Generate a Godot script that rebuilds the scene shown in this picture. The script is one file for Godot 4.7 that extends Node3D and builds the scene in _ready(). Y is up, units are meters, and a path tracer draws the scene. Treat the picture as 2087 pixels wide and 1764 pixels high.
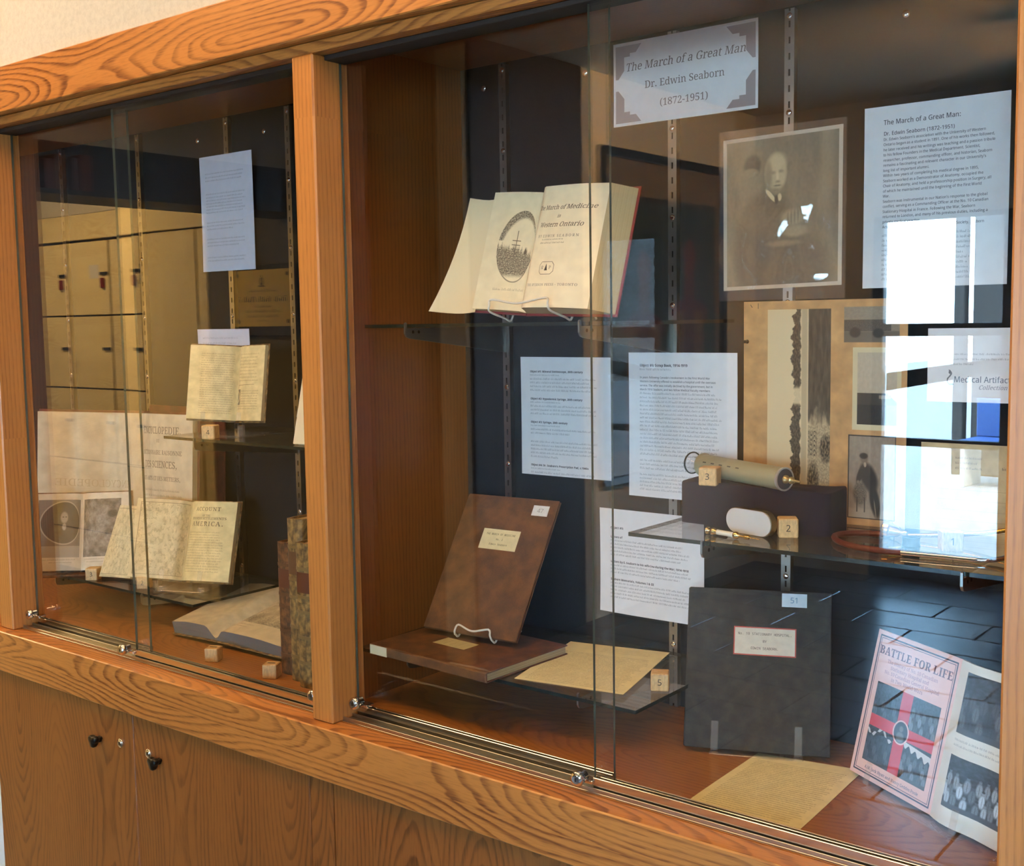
extends Node3D
# A built-in oak showcase with sliding glass doors, seen at a slant. Heights are written from the camera's eye level (EYE above the floor); V() turns them into scene heights.
const EYE := 1.55
const FACE := -1.328      # front of the oak rails
const BACK := -1.793      # dark back panel of the showcase
const BED := -0.70        # bed of the showcase
var rng := RandomNumberGenerator.new()
var used := {}
var mats := {}
var fonts := {}
var glyphs := {}
var ts: TextServer

func V(x: float, y: float, z: float) -> Vector3: return Vector3(x, y + EYE, z)

# ---------------------------------------------------------------- mesh collector
class Shape:
	var v := PackedVector3Array()
	var n := PackedVector3Array()
	var t := PackedVector2Array()
	var i := PackedInt32Array()
	var xf := Transform3D()
	func tri(a: Vector3, b: Vector3, c: Vector3, ua := Vector2(), ub := Vector2(), uc := Vector2()):
		a = xf * a; b = xf * b; c = xf * c
		var m := (b - a).cross(c - a).normalized()
		var k := v.size()
		v.append_array([a, b, c]); n.append_array([m, m, m]); t.append_array([ua, ub, uc]); i.append_array([k, k + 2, k + 1])
	func quad(a: Vector3, b: Vector3, c: Vector3, d: Vector3, ua := Vector2(0, 1), ub := Vector2(1, 1), uc := Vector2(1, 0), ud := Vector2(0, 0)):
		a = xf * a; b = xf * b; c = xf * c; d = xf * d
		var m := (c - a).cross(d - b).normalized()
		var k := v.size()
		v.append_array([a, b, c, d]); n.append_array([m, m, m, m]); t.append_array([ua, ub, uc, ud]); i.append_array([k, k + 2, k + 1, k, k + 3, k + 2])
	# chamfered box from lo to hi; texture runs in metres with u along the axis GRAIN
	func box(lo: Vector3, hi: Vector3, bevel := 0.0, grain := 0, off := Vector2()):
		var b := minf(bevel, 0.49 * minf(hi.x - lo.x, minf(hi.y - lo.y, hi.z - lo.z)))
		var uvf := func(p: Vector3, ax: int) -> Vector2:
			var o := [0, 1, 2]; o.erase(ax)
			var g: int = grain if o.has(grain) else o[0]
			o.erase(g)
			return Vector2(p[g], p[o[0]]) + off + Vector2(0.0, 0.137 * ax)
		for ax in 3:
			for s in [0, 1]:
				var u := (ax + 1) % 3; var w := (ax + 2) % 3
				var q := []
				for c in [[0, 0], [1, 0], [1, 1], [0, 1]]:
					var p := Vector3()
					p[ax] = hi[ax] if s else lo[ax]
					p[u] = hi[u] - b if c[0] else lo[u] + b
					p[w] = hi[w] - b if c[1] else lo[w] + b
					q.append(p)
				if not s: q.reverse()
				quad(q[0], q[1], q[2], q[3], uvf.call(q[0], ax), uvf.call(q[1], ax), uvf.call(q[2], ax), uvf.call(q[3], ax))
		if b <= 0.0: return
		var mid := (lo + hi) / 2
		for ax in 3:      # edges along ax
			var u := (ax + 1) % 3; var w := (ax + 2) % 3
			for su in [0, 1]:
				for sw in [0, 1]:
					var q := []
					for c in [[0, 0], [1, 0], [1, 1], [0, 1]]:
						var p := Vector3()
						p[ax] = hi[ax] - b if c[0] else lo[ax] + b
						var eu: float = hi[u] if su else lo[u]; var ew: float = hi[w] if sw else lo[w]
						p[u] = eu if c[1] == 0 else eu - (b if su else -b)
						p[w] = ew - (b if sw else -b) if c[1] == 0 else ew
						q.append(p)
					if (q[1] - q[0]).cross(q[3] - q[0]).dot((q[0] + q[2]) / 2 - mid) < 0: q.reverse()
					quad(q[0], q[1], q[2], q[3], uvf.call(q[0], w), uvf.call(q[1], w), uvf.call(q[2], w), uvf.call(q[3], w))
		for sx in [0, 1]:
			for sy in [0, 1]:
				for sz in [0, 1]:
					var e := Vector3(hi.x if sx else lo.x, hi.y if sy else lo.y, hi.z if sz else lo.z)
					var d := Vector3(-b if sx else b, -b if sy else b, -b if sz else b)
					var a := e + Vector3(0, d.y, d.z); var c := e + Vector3(d.x, 0, d.z); var f := e + Vector3(d.x, d.y, 0)
					if (c - a).cross(f - a).dot(e - mid) < 0: tri(a, f, c, uvf.call(a, 0), uvf.call(f, 0), uvf.call(c, 0))
					else: tri(a, c, f, uvf.call(a, 0), uvf.call(c, 0), uvf.call(f, 0))
	# smooth grid of points P[row][col], seen front when rows go up and cols go right; UV 0..1
	func grid(P: Array, flip := false, uv0 := Vector2(0, 0), uv1 := Vector2(1, 1)):
		var R := P.size(); var C: int = P[0].size(); var k := v.size()
		for r in R:
			for c in C:
				var a: Vector3 = xf * P[r][maxi(c - 1, 0)]; var b: Vector3 = xf * P[r][mini(c + 1, C - 1)]
				var d: Vector3 = xf * P[maxi(r - 1, 0)][c]; var e: Vector3 = xf * P[mini(r + 1, R - 1)][c]
				var m := (b - a).cross(e - d).normalized()
				v.append(xf * P[r][c]); n.append(-m if flip else m)
				t.append(Vector2(lerpf(uv0.x, uv1.x, float(c) / (C - 1)), lerpf(uv1.y, uv0.y, float(r) / (R - 1))))
		for r in R - 1:
			for c in C - 1:
				var a := k + r * C + c
				if flip: i.append_array([a, a + 1, a + C + 1, a, a + C + 1, a + C])
				else: i.append_array([a, a + C + 1, a + 1, a, a + C, a + C + 1])
	# a sheet with thickness: front grid, back grid and rim
	func sheet(P: Array, thick: float, nrm: Vector3):
		grid(P)
		var Q := []
		for r in P:
			var q := []
			for p in r: q.append(p - nrm * thick)
			Q.append(q)
		grid(Q, true)
		var R := P.size() - 1; var C: int = P[0].size() - 1
		for c in C:
			quad(Q[0][c], Q[0][c + 1], P[0][c + 1], P[0][c]); quad(P[R][c], P[R][c + 1], Q[R][c + 1], Q[R][c])
		for r in R:
			quad(Q[r + 1][0], Q[r][0], P[r][0], P[r + 1][0]); quad(P[r + 1][C], P[r][C], Q[r][C], Q[r + 1][C])
	func tube(p: PackedVector3Array, rad: float, seg := 8, taper := 1.0):
		var N := p.size()
		var side := Vector3.UP.cross(p[1] - p[0]).normalized()
		if side.length() < 0.5: side = Vector3.RIGHT
		var rows := []
		for k in N:
			var dir := (p[mini(k + 1, N - 1)] - p[maxi(k - 1, 0)]).normalized()
			side = (side - dir * side.dot(dir)).normalized()
			var up := dir.cross(side)
			var rr := rad * lerpf(1.0, taper, float(k) / (N - 1))
			var row := []
			for s in seg + 1:
				var a := TAU * s / seg
				row.append(p[k] + (side * cos(a) + up * sin(a)) * rr)
			rows.append(row)
		grid(rows)
		for e in [0, N - 1]:
			for s in seg:
				if e == 0: tri(p[0], rows[0][s + 1], rows[0][s])
				else: tri(p[e], rows[e][s], rows[e][s + 1])
	# profile of (radius, height) turned about local y; sharp edges where a point is given twice
	func lathe(prof: Array, seg := 20, flute := 0.0, lobes := 0):
		var part := [prof[0]]
		for k in range(1, prof.size() + 1):
			if k == prof.size() or prof[k] == prof[k - 1]:
				if part.size() > 1:
					var rows := []
					for q in part:
						var row := []
						for s in seg + 1:
							var a := TAU * s / seg
							var rr: float = q.x * (1.0 + flute * cos(a * lobes))
							row.append(Vector3(rr * cos(a), q.y, -rr * sin(a)))
						rows.append(row)
					grid(rows)
				part = []
			if k < prof.size(): part.append(prof[k])
	# polygon in the local xy plane (counter-clockwise), from z0 up to z1
	func prism(poly: PackedVector2Array, z0: float, z1: float):
		var ix := Geometry2D.triangulate_polygon(poly)
		var area := 0.0
		for k in poly.size():
			var a := poly[k]; var b := poly[(k + 1) % poly.size()]
			area += a.x * b.y - b.x * a.y
		var ccw := area > 0
		for k in range(0, ix.size(), 3):
			var a := poly[ix[k]]; var b := poly[ix[k + 1]]; var c := poly[ix[k + 2]]
			if (b - a).cross(c - a) < 0: var q := b; b = c; c = q
			tri(Vector3(a.x, a.y, z1), Vector3(b.x, b.y, z1), Vector3(c.x, c.y, z1), a, b, c)
			tri(Vector3(a.x, a.y, z0), Vector3(c.x, c.y, z0), Vector3(b.x, b.y, z0), a, c, b)
		for k in poly.size():
			var a := poly[k]; var b := poly[(k + 1) % poly.size()]
			if not ccw: var q := a; a = b; b = q
			quad(Vector3(a.x, a.y, z0), Vector3(b.x, b.y, z0), Vector3(b.x, b.y, z1), Vector3(a.x, a.y, z1), a, b, b + Vector2(0, z1 - z0), a + Vector2(0, z1 - z0))
	func mesh() -> ArrayMesh:
		var arr := []; arr.resize(Mesh.ARRAY_MAX)
		arr[Mesh.ARRAY_VERTEX] = v; arr[Mesh.ARRAY_NORMAL] = n; arr[Mesh.ARRAY_TEX_UV] = t; arr[Mesh.ARRAY_INDEX] = i
		var m := ArrayMesh.new(); m.add_surface_from_arrays(Mesh.PRIMITIVE_TRIANGLES, arr)
		return m

# ---------------------------------------------------------------- scene tree helpers
func numbered(parent: Node, called: String) -> String:
	var key := str(parent.get_instance_id()) + called
	var k: int = used.get(key, 0)
	used[key] = k + 1
	return called if k == 0 else "%s_%03d" % [called, k]
func part(called: String, s, m: Material, parent: Node, label := "") -> MeshInstance3D:
	var o := MeshInstance3D.new()
	o.mesh = s.mesh() if s is Shape else s
	o.material_override = m
	o.name = numbered(parent, called)
	parent.add_child(o, true)
	if label: o.set_meta("label", label)
	return o
func thing(called: String, label: String, category: String, xf := Transform3D(), group := "") -> Node3D:
	var o := Node3D.new()
	o.name = numbered(self, called); add_child(o, true); o.transform = xf
	return tag(o, label, category, group)
func tag(o, label: String, category: String, group := ""):
	o.set_meta("label", label); o.set_meta("category", category)
	if group: o.set_meta("group", group)
	return o
func struct(called: String, s, m: Material, label := "") -> MeshInstance3D:
	var o := part(called, s, m, self)
	o.set_meta("kind", "structure")
	if label: o.set_meta("label", label)
	return o
func boxed(lo: Vector3, hi: Vector3, bevel := 0.0, grain := 0, off := Vector2()) -> Shape:
	var s := Shape.new(); s.box(lo, hi, bevel, grain, off); return s
# frame of a leaning panel: x to its right, y up along it, z out of its face
func lean(at: Vector3, yaw: float, tilt: float) -> Transform3D:
	var a := deg_to_rad(yaw); var l := deg_to_rad(tilt)
	var r := Vector3(cos(a), 0, -sin(a)); var n0 := Vector3(sin(a), 0, cos(a))
	var u := Vector3.UP * cos(l) - n0 * sin(l)
	return Transform3D(Basis(r, u, r.cross(u)), at)
func turned(at: Vector3, yaw: float) -> Transform3D: return Transform3D(Basis(Vector3.UP, deg_to_rad(yaw)), at)

# ---------------------------------------------------------------- materials
func mat(key: String, c: Color, rough := 0.6, metal := 0.0, tex: Texture2D = null, scale := Vector3.ONE) -> StandardMaterial3D:
	if mats.has(key): return mats[key]
	var m := StandardMaterial3D.new()
	m.resource_name = key; m.albedo_color = c; m.roughness = rough; m.metallic = metal
	if tex: m.albedo_texture = tex; m.uv1_scale = scale
	mats[key] = m
	return m
func pane(key: String, c: Color, alpha := 0.04, rough := 0.0) -> StandardMaterial3D:
	var m := mat(key, Color(c, alpha), rough)
	m.transparency = BaseMaterial3D.TRANSPARENCY_ALPHA
	return m
func printed(key: String, img: Image, rough := 0.7) -> StandardMaterial3D:
	return mat(key, Color.WHITE, rough, 0.0, ImageTexture.create_from_image(img))
# plain-sawn oak: growth rings cut lengthwise, with open pores along the grain
func oak(w: int, h: int, len_m: float, wid_m: float, sd: int, light: Color, dark: Color, period: float, depth: float, contrast: float, cycles := 1.0) -> ImageTexture:
	var n1 := FastNoiseLite.new(); n1.seed = sd; n1.frequency = 1.0; n1.fractal_octaves = 3
	var n2 := FastNoiseLite.new(); n2.seed = sd + 7; n2.frequency = 1.0; n2.fractal_octaves = 2
	var data := PackedByteArray(); data.resize(w * h * 3)
	for y in h:
		var vv := float(y) / h * wid_m
		var cell := floorf(vv / period)
		var v0 := (cell + 0.5 + 0.22 * sin(cell * 5.1)) * period
		for x in w:
			var u := float(x) / w * len_m
			var warp := n1.get_noise_3d(u * 1.6, vv * 7.0, cell) * 0.02 + n1.get_noise_3d(u * 5.0, vv * 22.0, 9.0) * 0.004
			var d := depth * (0.5 + 0.5 * sin(TAU * cycles * u / len_m + cell * 2.3 + sd)) + warp
			var r := sqrt(d * d * 0.22 + (vv - v0) * (vv - v0)) + warp * 0.35
			var ring := fposmod(r * 105.0, 1.0)
			var k := smoothstep(0.45, 0.88, ring) * (1.0 - smoothstep(0.90, 1.0, ring))
			var pore := n2.get_noise_2d(u * 16.0, vv * 1500.0)
			var tone := n2.get_noise_2d(u * 0.9 + 40.0, vv * 9.0)
			k = clampf(k * contrast * (0.75 + 0.5 * tone) + clampf(pore * 1.3 - 0.1, 0.0, 0.5) * (0.35 + 0.5 * k) + 0.12 * tone + 0.05, 0.0, 1.0)
			var q := (y * w + x) * 3
			data[q] = int(255.0 * lerpf(light.r, dark.r, k)); data[q + 1] = int(255.0 * lerpf(light.g, dark.g, k)); data[q + 2] = int(255.0 * lerpf(light.b, dark.b, k))
	return ImageTexture.create_from_image(Image.create_from_data(w, h, false, Image.FORMAT_RGB8, data))
# fine mottled tone, as a grey factor around 1
func mottled(w: int, h: int, sd: int, freq: float, amount: float, fine := 0.0) -> ImageTexture:
	var n1 := FastNoiseLite.new(); n1.seed = sd; n1.frequency = freq; n1.fractal_octaves = 4
	rng.seed = sd
	var data := PackedByteArray(); data.resize(w * h * 3)
	for y in h:
		for x in w:
			var g := clampf(1.0 - amount * 0.5 + n1.get_noise_2d(x, y) * amount + rng.randf_range(-fine, fine), 0.0, 1.0)
			var b := int(g * 255.0); var q := (y * w + x) * 3
			data[q] = b; data[q + 1] = b; data[q + 2] = b
	return ImageTexture.create_from_image(Image.create_from_data(w, h, false, Image.FORMAT_RGB8, data))

# ---------------------------------------------------------------- printing
func glyph_set(font: String, size: int) -> Dictionary:
	var key := font + str(size)
	if glyphs.has(key): return glyphs[key]
	var rid: RID = fonts[font]
	var d := {}; var sz := Vector2i(size, 0); var index := {}
	for code in range(32, 127):
		var g := ts.font_get_glyph_index(rid, size, code, 0)
		index[code] = g
		ts.font_render_glyph(rid, sz, g)
	var pages := {}
	for code in index:
		var g: int = index[code]
		var adv := ts.font_get_glyph_advance(rid, size, g).x
		var r := ts.font_get_glyph_uv_rect(rid, sz, g)
		var tx := ts.font_get_glyph_texture_idx(rid, sz, g)
		if tx >= 0 and not pages.has(tx): pages[tx] = ts.font_get_texture_image(rid, sz, tx)
		d[code] = [adv, ts.font_get_glyph_offset(rid, sz, g), Rect2i(r), pages.get(tx)]
	glyphs[key] = d
	return d
func text_width(s: String, size: int, font: String, space := 0.0) -> float:
	var g := glyph_set(font, size); var w := 0.0
	for k in s.length(): w += g.get(s.unicode_at(k), g[63])[0] + space
	return w
# align 0 left, 1 centred on x, 2 right; shear slants like italics
func write(im: Image, s: String, x: float, y: float, size: int, font: String, c: Color, align := 0, shear := 0.0, space := 0.0):
	var g := glyph_set(font, size)
	if align: x -= text_width(s, size, font, space) * (0.5 if align == 1 else 1.0)
	var W := im.get_width(); var H := im.get_height()
	for k in s.length():
		var e: Array = g.get(s.unicode_at(k), g[63])
		var r: Rect2i = e[2]
		if e[3] != null:
			for yy in r.size.y:
				var py := int(y + e[1].y) + yy
				if py < 0 or py >= H: continue
				var dx := int(x + e[1].x + shear * (y - py))
				for xx in r.size.x:
					var a: float = e[3].get_pixel(r.position.x + xx, r.position.y + yy).a * c.a
					var px := dx + xx
					if a > 0.02 and px >= 0 and px < W: im.set_pixel(px, py, im.get_pixel(px, py).lerp(Color(c.r, c.g, c.b), a))
		x += e[0] + space
func lines(im: Image, rows: Array, x: float, y: float, pitch: float, size: int, font: String, c: Color):
	for r in rows:
		write(im, r, x, y, size, font, c)
		y += pitch
# a stretch of print too small to read in the photograph
func tiny_print(im: Image, x0: float, x1: float, y: float, h: float, c: Color, ragged := 0.15):
	var x := x0; var stop := x1 - rng.randf() * ragged * (x1 - x0)
	while x < stop:
		var w := rng.randf_range(2.0, 6.0) * h * 0.55
		var hx := x
		while hx < minf(x + w, stop):
			var hh := h * rng.randf_range(0.55, 1.0)
			im.fill_rect(Rect2i(int(hx), int(y - hh), maxi(1, int(h * 0.16)), int(hh)), im.get_pixel(clampi(int(hx), 0, im.get_width() - 1), clampi(int(y), 0, im.get_height() - 1)).lerp(c, c.a * rng.randf_range(0.6, 1.0)))
			if rng.randf() < 0.7: im.fill_rect(Rect2i(int(hx), int(y - (h if rng.randf() < 0.5 else h * 0.3)), maxi(1, int(h * 0.34)), maxi(1, int(h * 0.15))), c.lerp(Color(1, 1, 0.9), 0.25))
			hx += h * 0.42
		x += w + h * 0.5
func blank(w: int, h: int, c: Color, sd := 1, amount := 0.03) -> Image:
	var im := Image.create(w, h, false, Image.FORMAT_RGB8)
	var n1 := FastNoiseLite.new(); n1.seed = sd; n1.frequency = 0.012; n1.fractal_octaves = 4
	for y in h:
		for x in w:
			var k := 1.0 + n1.get_noise_2d(x, y) * amount * 2.0 - amount
			im.set_pixel(x, y, Color(c.r * k, c.g * k, c.b * k))
	return im
func paint_rect(im: Image, r: Rect2i, f: Callable):
	for y in r.size.y:
		for x in r.size.x:
			var px := r.position.x + x; var py := r.position.y + y
			if px < 0 or py < 0 or px >= im.get_width() or py >= im.get_height(): continue
			var c: Color = f.call(float(x) / r.size.x, float(y) / r.size.y)
			im.set_pixel(px, py, im.get_pixel(px, py).lerp(Color(c.r, c.g, c.b), c.a))
func rule(im: Image, x0: float, y0: float, x1: float, y1: float, w: int, c: Color):
	var k := int(maxf(absf(x1 - x0), absf(y1 - y0))) + 1
	for q in k + 1:
		im.fill_rect(Rect2i(int(lerpf(x0, x1, float(q) / k)), int(lerpf(y0, y1, float(q) / k)), w, w), c)
func ell(u: float, w: float, cx: float, cy: float, rx: float, ry: float, soft := 0.25) -> float:
	var d := sqrt(pow((u - cx) / rx, 2) + pow((w - cy) / ry, 2))
	return 1.0 - smoothstep(1.0 - soft, 1.0 + soft, d)

# ---------------------------------------------------------------- what the sheets and pages show
const PAPER := Color(0.90, 0.885, 0.875)
const INK := Color(0.22, 0.2, 0.21)
func p_title() -> Image:
	var im := blank(846, 432, PAPER, 3, 0.01)
	var c := Color(0.60, 0.545, 0.53)
	for q in [[0, 0], [1, 0], [0, 1], [1, 1]]:
		paint_rect(im, Rect2i(14 if q[0] == 0 else 846 - 174, 16 if q[1] == 0 else 432 - 186, 160, 170), func(u, w):
			var a: float = u if q[0] == 0 else 1.0 - u
			var b: float = w if q[1] == 0 else 1.0 - w
			var on: bool = a + b * 0.9 < 1.0 and not (a > 0.33 and b > 0.34) and not (a > 0.55 and b > 0.24)
			return Color(c, 1.0 if on else 0.0))
	var k := Color(0.42, 0.36, 0.33)
	write(im, "The March of a Great Man", 428, 150, 56, "serif", k, 1, 0.2)
	write(im, "Dr. Edwin Seaborn", 428, 250, 52, "serif", k, 1)
	write(im, "(1872-1951)", 428, 352, 52, "serif", k, 1)
	return im
func p_march_sheet() -> Image:
	var im := blank(560, 725, PAPER, 5, 0.01)
	write(im, "The March of a Great Man:", 78, 74, 25, "sans", INK)
	write(im, "Dr. Edwin Seaborn (1872-1951)", 78, 116, 20, "sans", INK)
	lines(im, ["Dr. Edwin Seaborn's association with the University of Western",
		"Ontario began as a student in 1891. One of his works then followed,",
		"he later received and his writings was teaching and a passion tribute",
		"to his fellow Founders in the Medical Department. Scientist,",
		"researcher, professor, commanding officer, and historian, Seaborn",
		"remains a fascinating and relevant character in our University's",
		"long list of important alumni.",
		"Within two years of completing his medical degree in 1895,",
		"Seaborn worked as a Demonstrator of Anatomy, occupied the",
		"Chair of Anatomy, and held a professorship position in Surgery, all",
		"of which he maintained until the beginning of the First World",
		"War.",
		"Seaborn was instrumental in our Nation's response to the global",
		"conflict, serving as a Commanding Officer at the No. 10 Canadian",
		"Stationary Hospital in France. Following the War, Seaborn",
		"returned to London, and many of his previous duties, including a",
		"private medical practice.",
		"Active in the London and Middlesex Historical Society, Seaborn"], 78, 137, 20.5, 14, "sans", INK.lightened(0.1))
	rng.seed = 5
	for r in 10: tiny_print(im, 78, 470, 520 + r * 19.5, 10, INK.lightened(0.1), 0.2)
	return im
func p_object_1() -> Image:
	var im := blank(560, 596, PAPER, 7, 0.01)
	var y := 78.0
	rng.seed = 7
	for blk in [["Object #1: Mineral Stethoscope, 20th century", 4], ["Object #2: Hypodermic Syringe, 20th century", 3], ["Object #3: Syringe, 20th century", 2], ["", 5], ["Object #4: Dr. Seaborn's Prescription Pad, c.1940s", 2]]:
		if blk[0]:
			write(im, blk[0], 60, y, 15, "sansb", INK)
			y += 17; tiny_print(im, 60, 250, y, 8, INK.lightened(0.25), 0.1); y += 20
		for r in blk[1]:
			tiny_print(im, 60, 470, y, 9.5, INK.lightened(0.15), 0.12 if r < blk[1] - 1 else 0.6); y += 19
		y += 24
	return im
func p_object_6() -> Image:
	var im := blank(560, 664, PAPER, 9, 0.01)
	write(im, "Object #6: Scrap Book, 1914-1919", 60, 64, 16, "sansb", INK)
	rng.seed = 9
	tiny_print(im, 60, 250, 82, 9, INK.lightened(0.25))
	lines(im, ["In years following Canada's involvement in the First World War",
		"Western University offered to establish a hospital until the overseas",
		"service. The offer was initially declined by the government, but in",
		"March 1916 Seaborn, and two fellow Medical Faculty members"], 60, 118, 18.6, 13, "sans", INK.lightened(0.1))
	for r in 16: tiny_print(im, 60, 485, 192 + r * 18.6, 9.5, INK.lightened(0.12), 0.1)
	for r in 3: tiny_print(im, 60, 480, 500 + r * 18.6, 9.5, INK.lightened(0.12), 0.1)
	for r in 5: tiny_print(im, 60, 470, 566 + r * 17.0, 9.5, INK.lightened(0.12), 0.1)
	return im
func p_object_5() -> Image:
	var im := blank(560, 500, PAPER, 11, 0.01)
	rng.seed = 11
	write(im, "Object #5:", 60, 96, 15, "sansb", INK)
	var y := 140.0
	for blk in [["Letters of", 5], ["Letters by E. Seaborn to his wife Ina during the War, 1914-1918", 3], ["Seaborn Memorials, Volumes I & III", 5]]:
		write(im, blk[0], 60, y, 14, "sansb", INK); y += 17
		for r in blk[1]: tiny_print(im, 60, 500, y, 9, INK.lightened(0.12), 0.15); y += 17
		y += 17
	return im
func p_medical() -> Image:
	var im := blank(560, 284, PAPER, 13, 0.01)
	rng.seed = 13
	for r in 3: tiny_print(im, 86, 470 if r < 2 else 190, 104 + r * 19, 8, INK.lightened(0.3))
	write(im, "Medical Artifacts", 102, 208, 30, "sans", Color(0.33, 0.36, 0.40))
	write(im, "Collection", 196, 234, 22, "serif", Color(0.45, 0.45, 0.47), 0, 0.35)
	paint_rect(im, Rect2i(76, 160, 26, 60), func(u, w): return Color(0.3, 0.3, 0.32, 0.8 * maxf(ell(u, w, 0.4, 0.15, 0.18, 0.1), maxf(ell(u, w, 0.3 + 0.3 * sin(w * 7.0), w, 0.12, 0.5), ell(u, w, 0.6, 0.92, 0.4, 0.06)))))
	return im
func p_cream() -> Image:
	var im := blank(560, 440, Color(0.80, 0.70, 0.52), 15, 0.05)
	rng.seed = 15
	for r in 3: tiny_print(im, 130, 240, 60 + r * 20, 9, Color(0.3, 0.25, 0.2), 0.3)
	tiny_print(im, 300, 480, 96, 13, Color(0.33, 0.27, 0.2), 0.0)
	for r in 6: rule(im, 60, 180 + r * 40, 510, 180 + r * 40, 1, Color(0.6, 0.5, 0.36))
	return im
func p_left_note() -> Image:
	var im := blank(500, 690, Color(0.84, 0.83, 0.86), 17, 0.01)
	rng.seed = 17
	for y in [108, 130, 150, 230, 250, 268, 286, 304, 322, 340, 400, 420, 440, 500, 520, 540, 610, 630]:
		tiny_print(im, 50, 430, y, 9, Color(0.42, 0.4, 0.43), 0.5 if y in [150, 340, 440, 540, 630] else 0.1)
	return im
func p_small_note() -> Image:
	var im := blank(500, 300, Color(0.84, 0.83, 0.86), 18, 0.01)
	rng.seed = 18
	for y in [60, 92, 124, 156]: tiny_print(im, 50, 440, y, 12, Color(0.45, 0.43, 0.46), 0.2)
	return im
func p_yellow(sd: int, rows: int, head: int) -> Image:
	var im := blank(520, 660, Color(0.95, 0.90, 0.68), sd, 0.02)
	rng.seed = sd
	for r in head: tiny_print(im, 200, 470, 50 + r * 20, 10, Color(0.62, 0.52, 0.28), 0.2)
	for r in rows: tiny_print(im, 40, 490, 60 + head * 20 + 30 + r * (560.0 - head * 20) / rows, 9, Color(0.36, 0.29, 0.15), 0.08)
	return im
# sepia study of a seated man in a high-backed chair
func p_portrait() -> Image:
	var W := 440; var H := 560
	var im := blank(W, H, Color(0.80, 0.72, 0.62), 21, 0.02)
	var nz := FastNoiseLite.new(); nz.seed = 4; nz.frequency = 3.0; nz.fractal_octaves = 4
	paint_rect(im, Rect2i(14, 14, W - 28, H - 28), func(u, w):
		var g := 0.25 + 0.06 * nz.get_noise_2d(u * 2.0, w * 0.6)
		g += 0.05 * sin(u * 30.0) * (1.0 - w) * smoothstep(0.55, 0.7, u)
		g = lerpf(g, 0.15, smoothstep(0.62, 0.66, u) * (1.0 - smoothstep(0.68, 0.8, u)) * 0.4)
		g = lerpf(g, 0.30, ell(u, w, 0.22, 0.25, 0.11, 0.24, 0.2))
		g = lerpf(g, 0.12, ell(u, w, 0.24, 0.17, 0.08, 0.07, 0.3))
		g = lerpf(g, 0.33, ell(u, w, 0.22, 0.22, 0.07, 0.03, 0.3))
		g = lerpf(g, 0.15, ell(u, w, 0.38, 0.80, 0.30, 0.42, 0.18))
		g = lerpf(g, 0.135, ell(u, w, 0.55, 0.92, 0.35, 0.28, 0.3))
		g = lerpf(g, 0.17, ell(u, w, 0.30, 0.52, 0.14, 0.14, 0.4))
		g = lerpf(g, 0.52, ell(u, w, 0.45, 0.235, 0.098, 0.13, 0.16))
		g = lerpf(g, 0.58, ell(u, w, 0.47, 0.17, 0.07, 0.06, 0.5))
		g = lerpf(g, 0.33, ell(u, w, 0.385, 0.26, 0.03, 0.1, 0.6))
		for e in [[0.425, 0.235], [0.495, 0.23]]: g = lerpf(g, 0.34, ell(u, w, e[0], e[1], 0.022, 0.010, 0.8))
		g = lerpf(g, 0.64, ell(u, w, 0.465, 0.262, 0.012, 0.035, 0.7))
		g = lerpf(g, 0.34, ell(u, w, 0.468, 0.298, 0.02, 0.008, 0.6))
		g = lerpf(g, 0.22, ell(u, w, 0.465, 0.325, 0.032, 0.006, 0.6))
		g = lerpf(g, 0.30, ell(u, w, 0.44, 0.362, 0.06, 0.02, 0.8))
		g = lerpf(g, 0.74, ell(u - (w - 0.39) * 0.9, w, 0.405, 0.39, 0.022, 0.045, 0.2))
		g = lerpf(g, 0.66, ell(u, w, 0.485, 0.405, 0.018, 0.025, 0.3))
		g = lerpf(g, 0.08, ell(u, w, 0.455, 0.42, 0.016, 0.03, 0.4))
		g = lerpf(g, 0.36, ell(u, w, 0.60, 0.55, 0.10, 0.055, 0.35))
		for f in 4: g = lerpf(g, 0.24, ell(u, w, 0.56 + 0.03 * f, 0.565 - 0.012 * f, 0.008, 0.05, 0.6))
		g = lerpf(g, 0.33, ell(u, w, 0.62, 0.64, 0.11, 0.04, 0.4))
		g = lerpf(g, 0.30, ell(u, w, 0.52, 0.72, 0.14, 0.02, 0.6) * 0.7)
		g += 0.03 * nz.get_noise_2d(u * 9.0, w * 9.0)
		g = pow(clampf(g, 0.0, 1.0), 0.52)
		return Color(g * 1.0, g * 0.88, g * 0.66))
	return im
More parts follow.
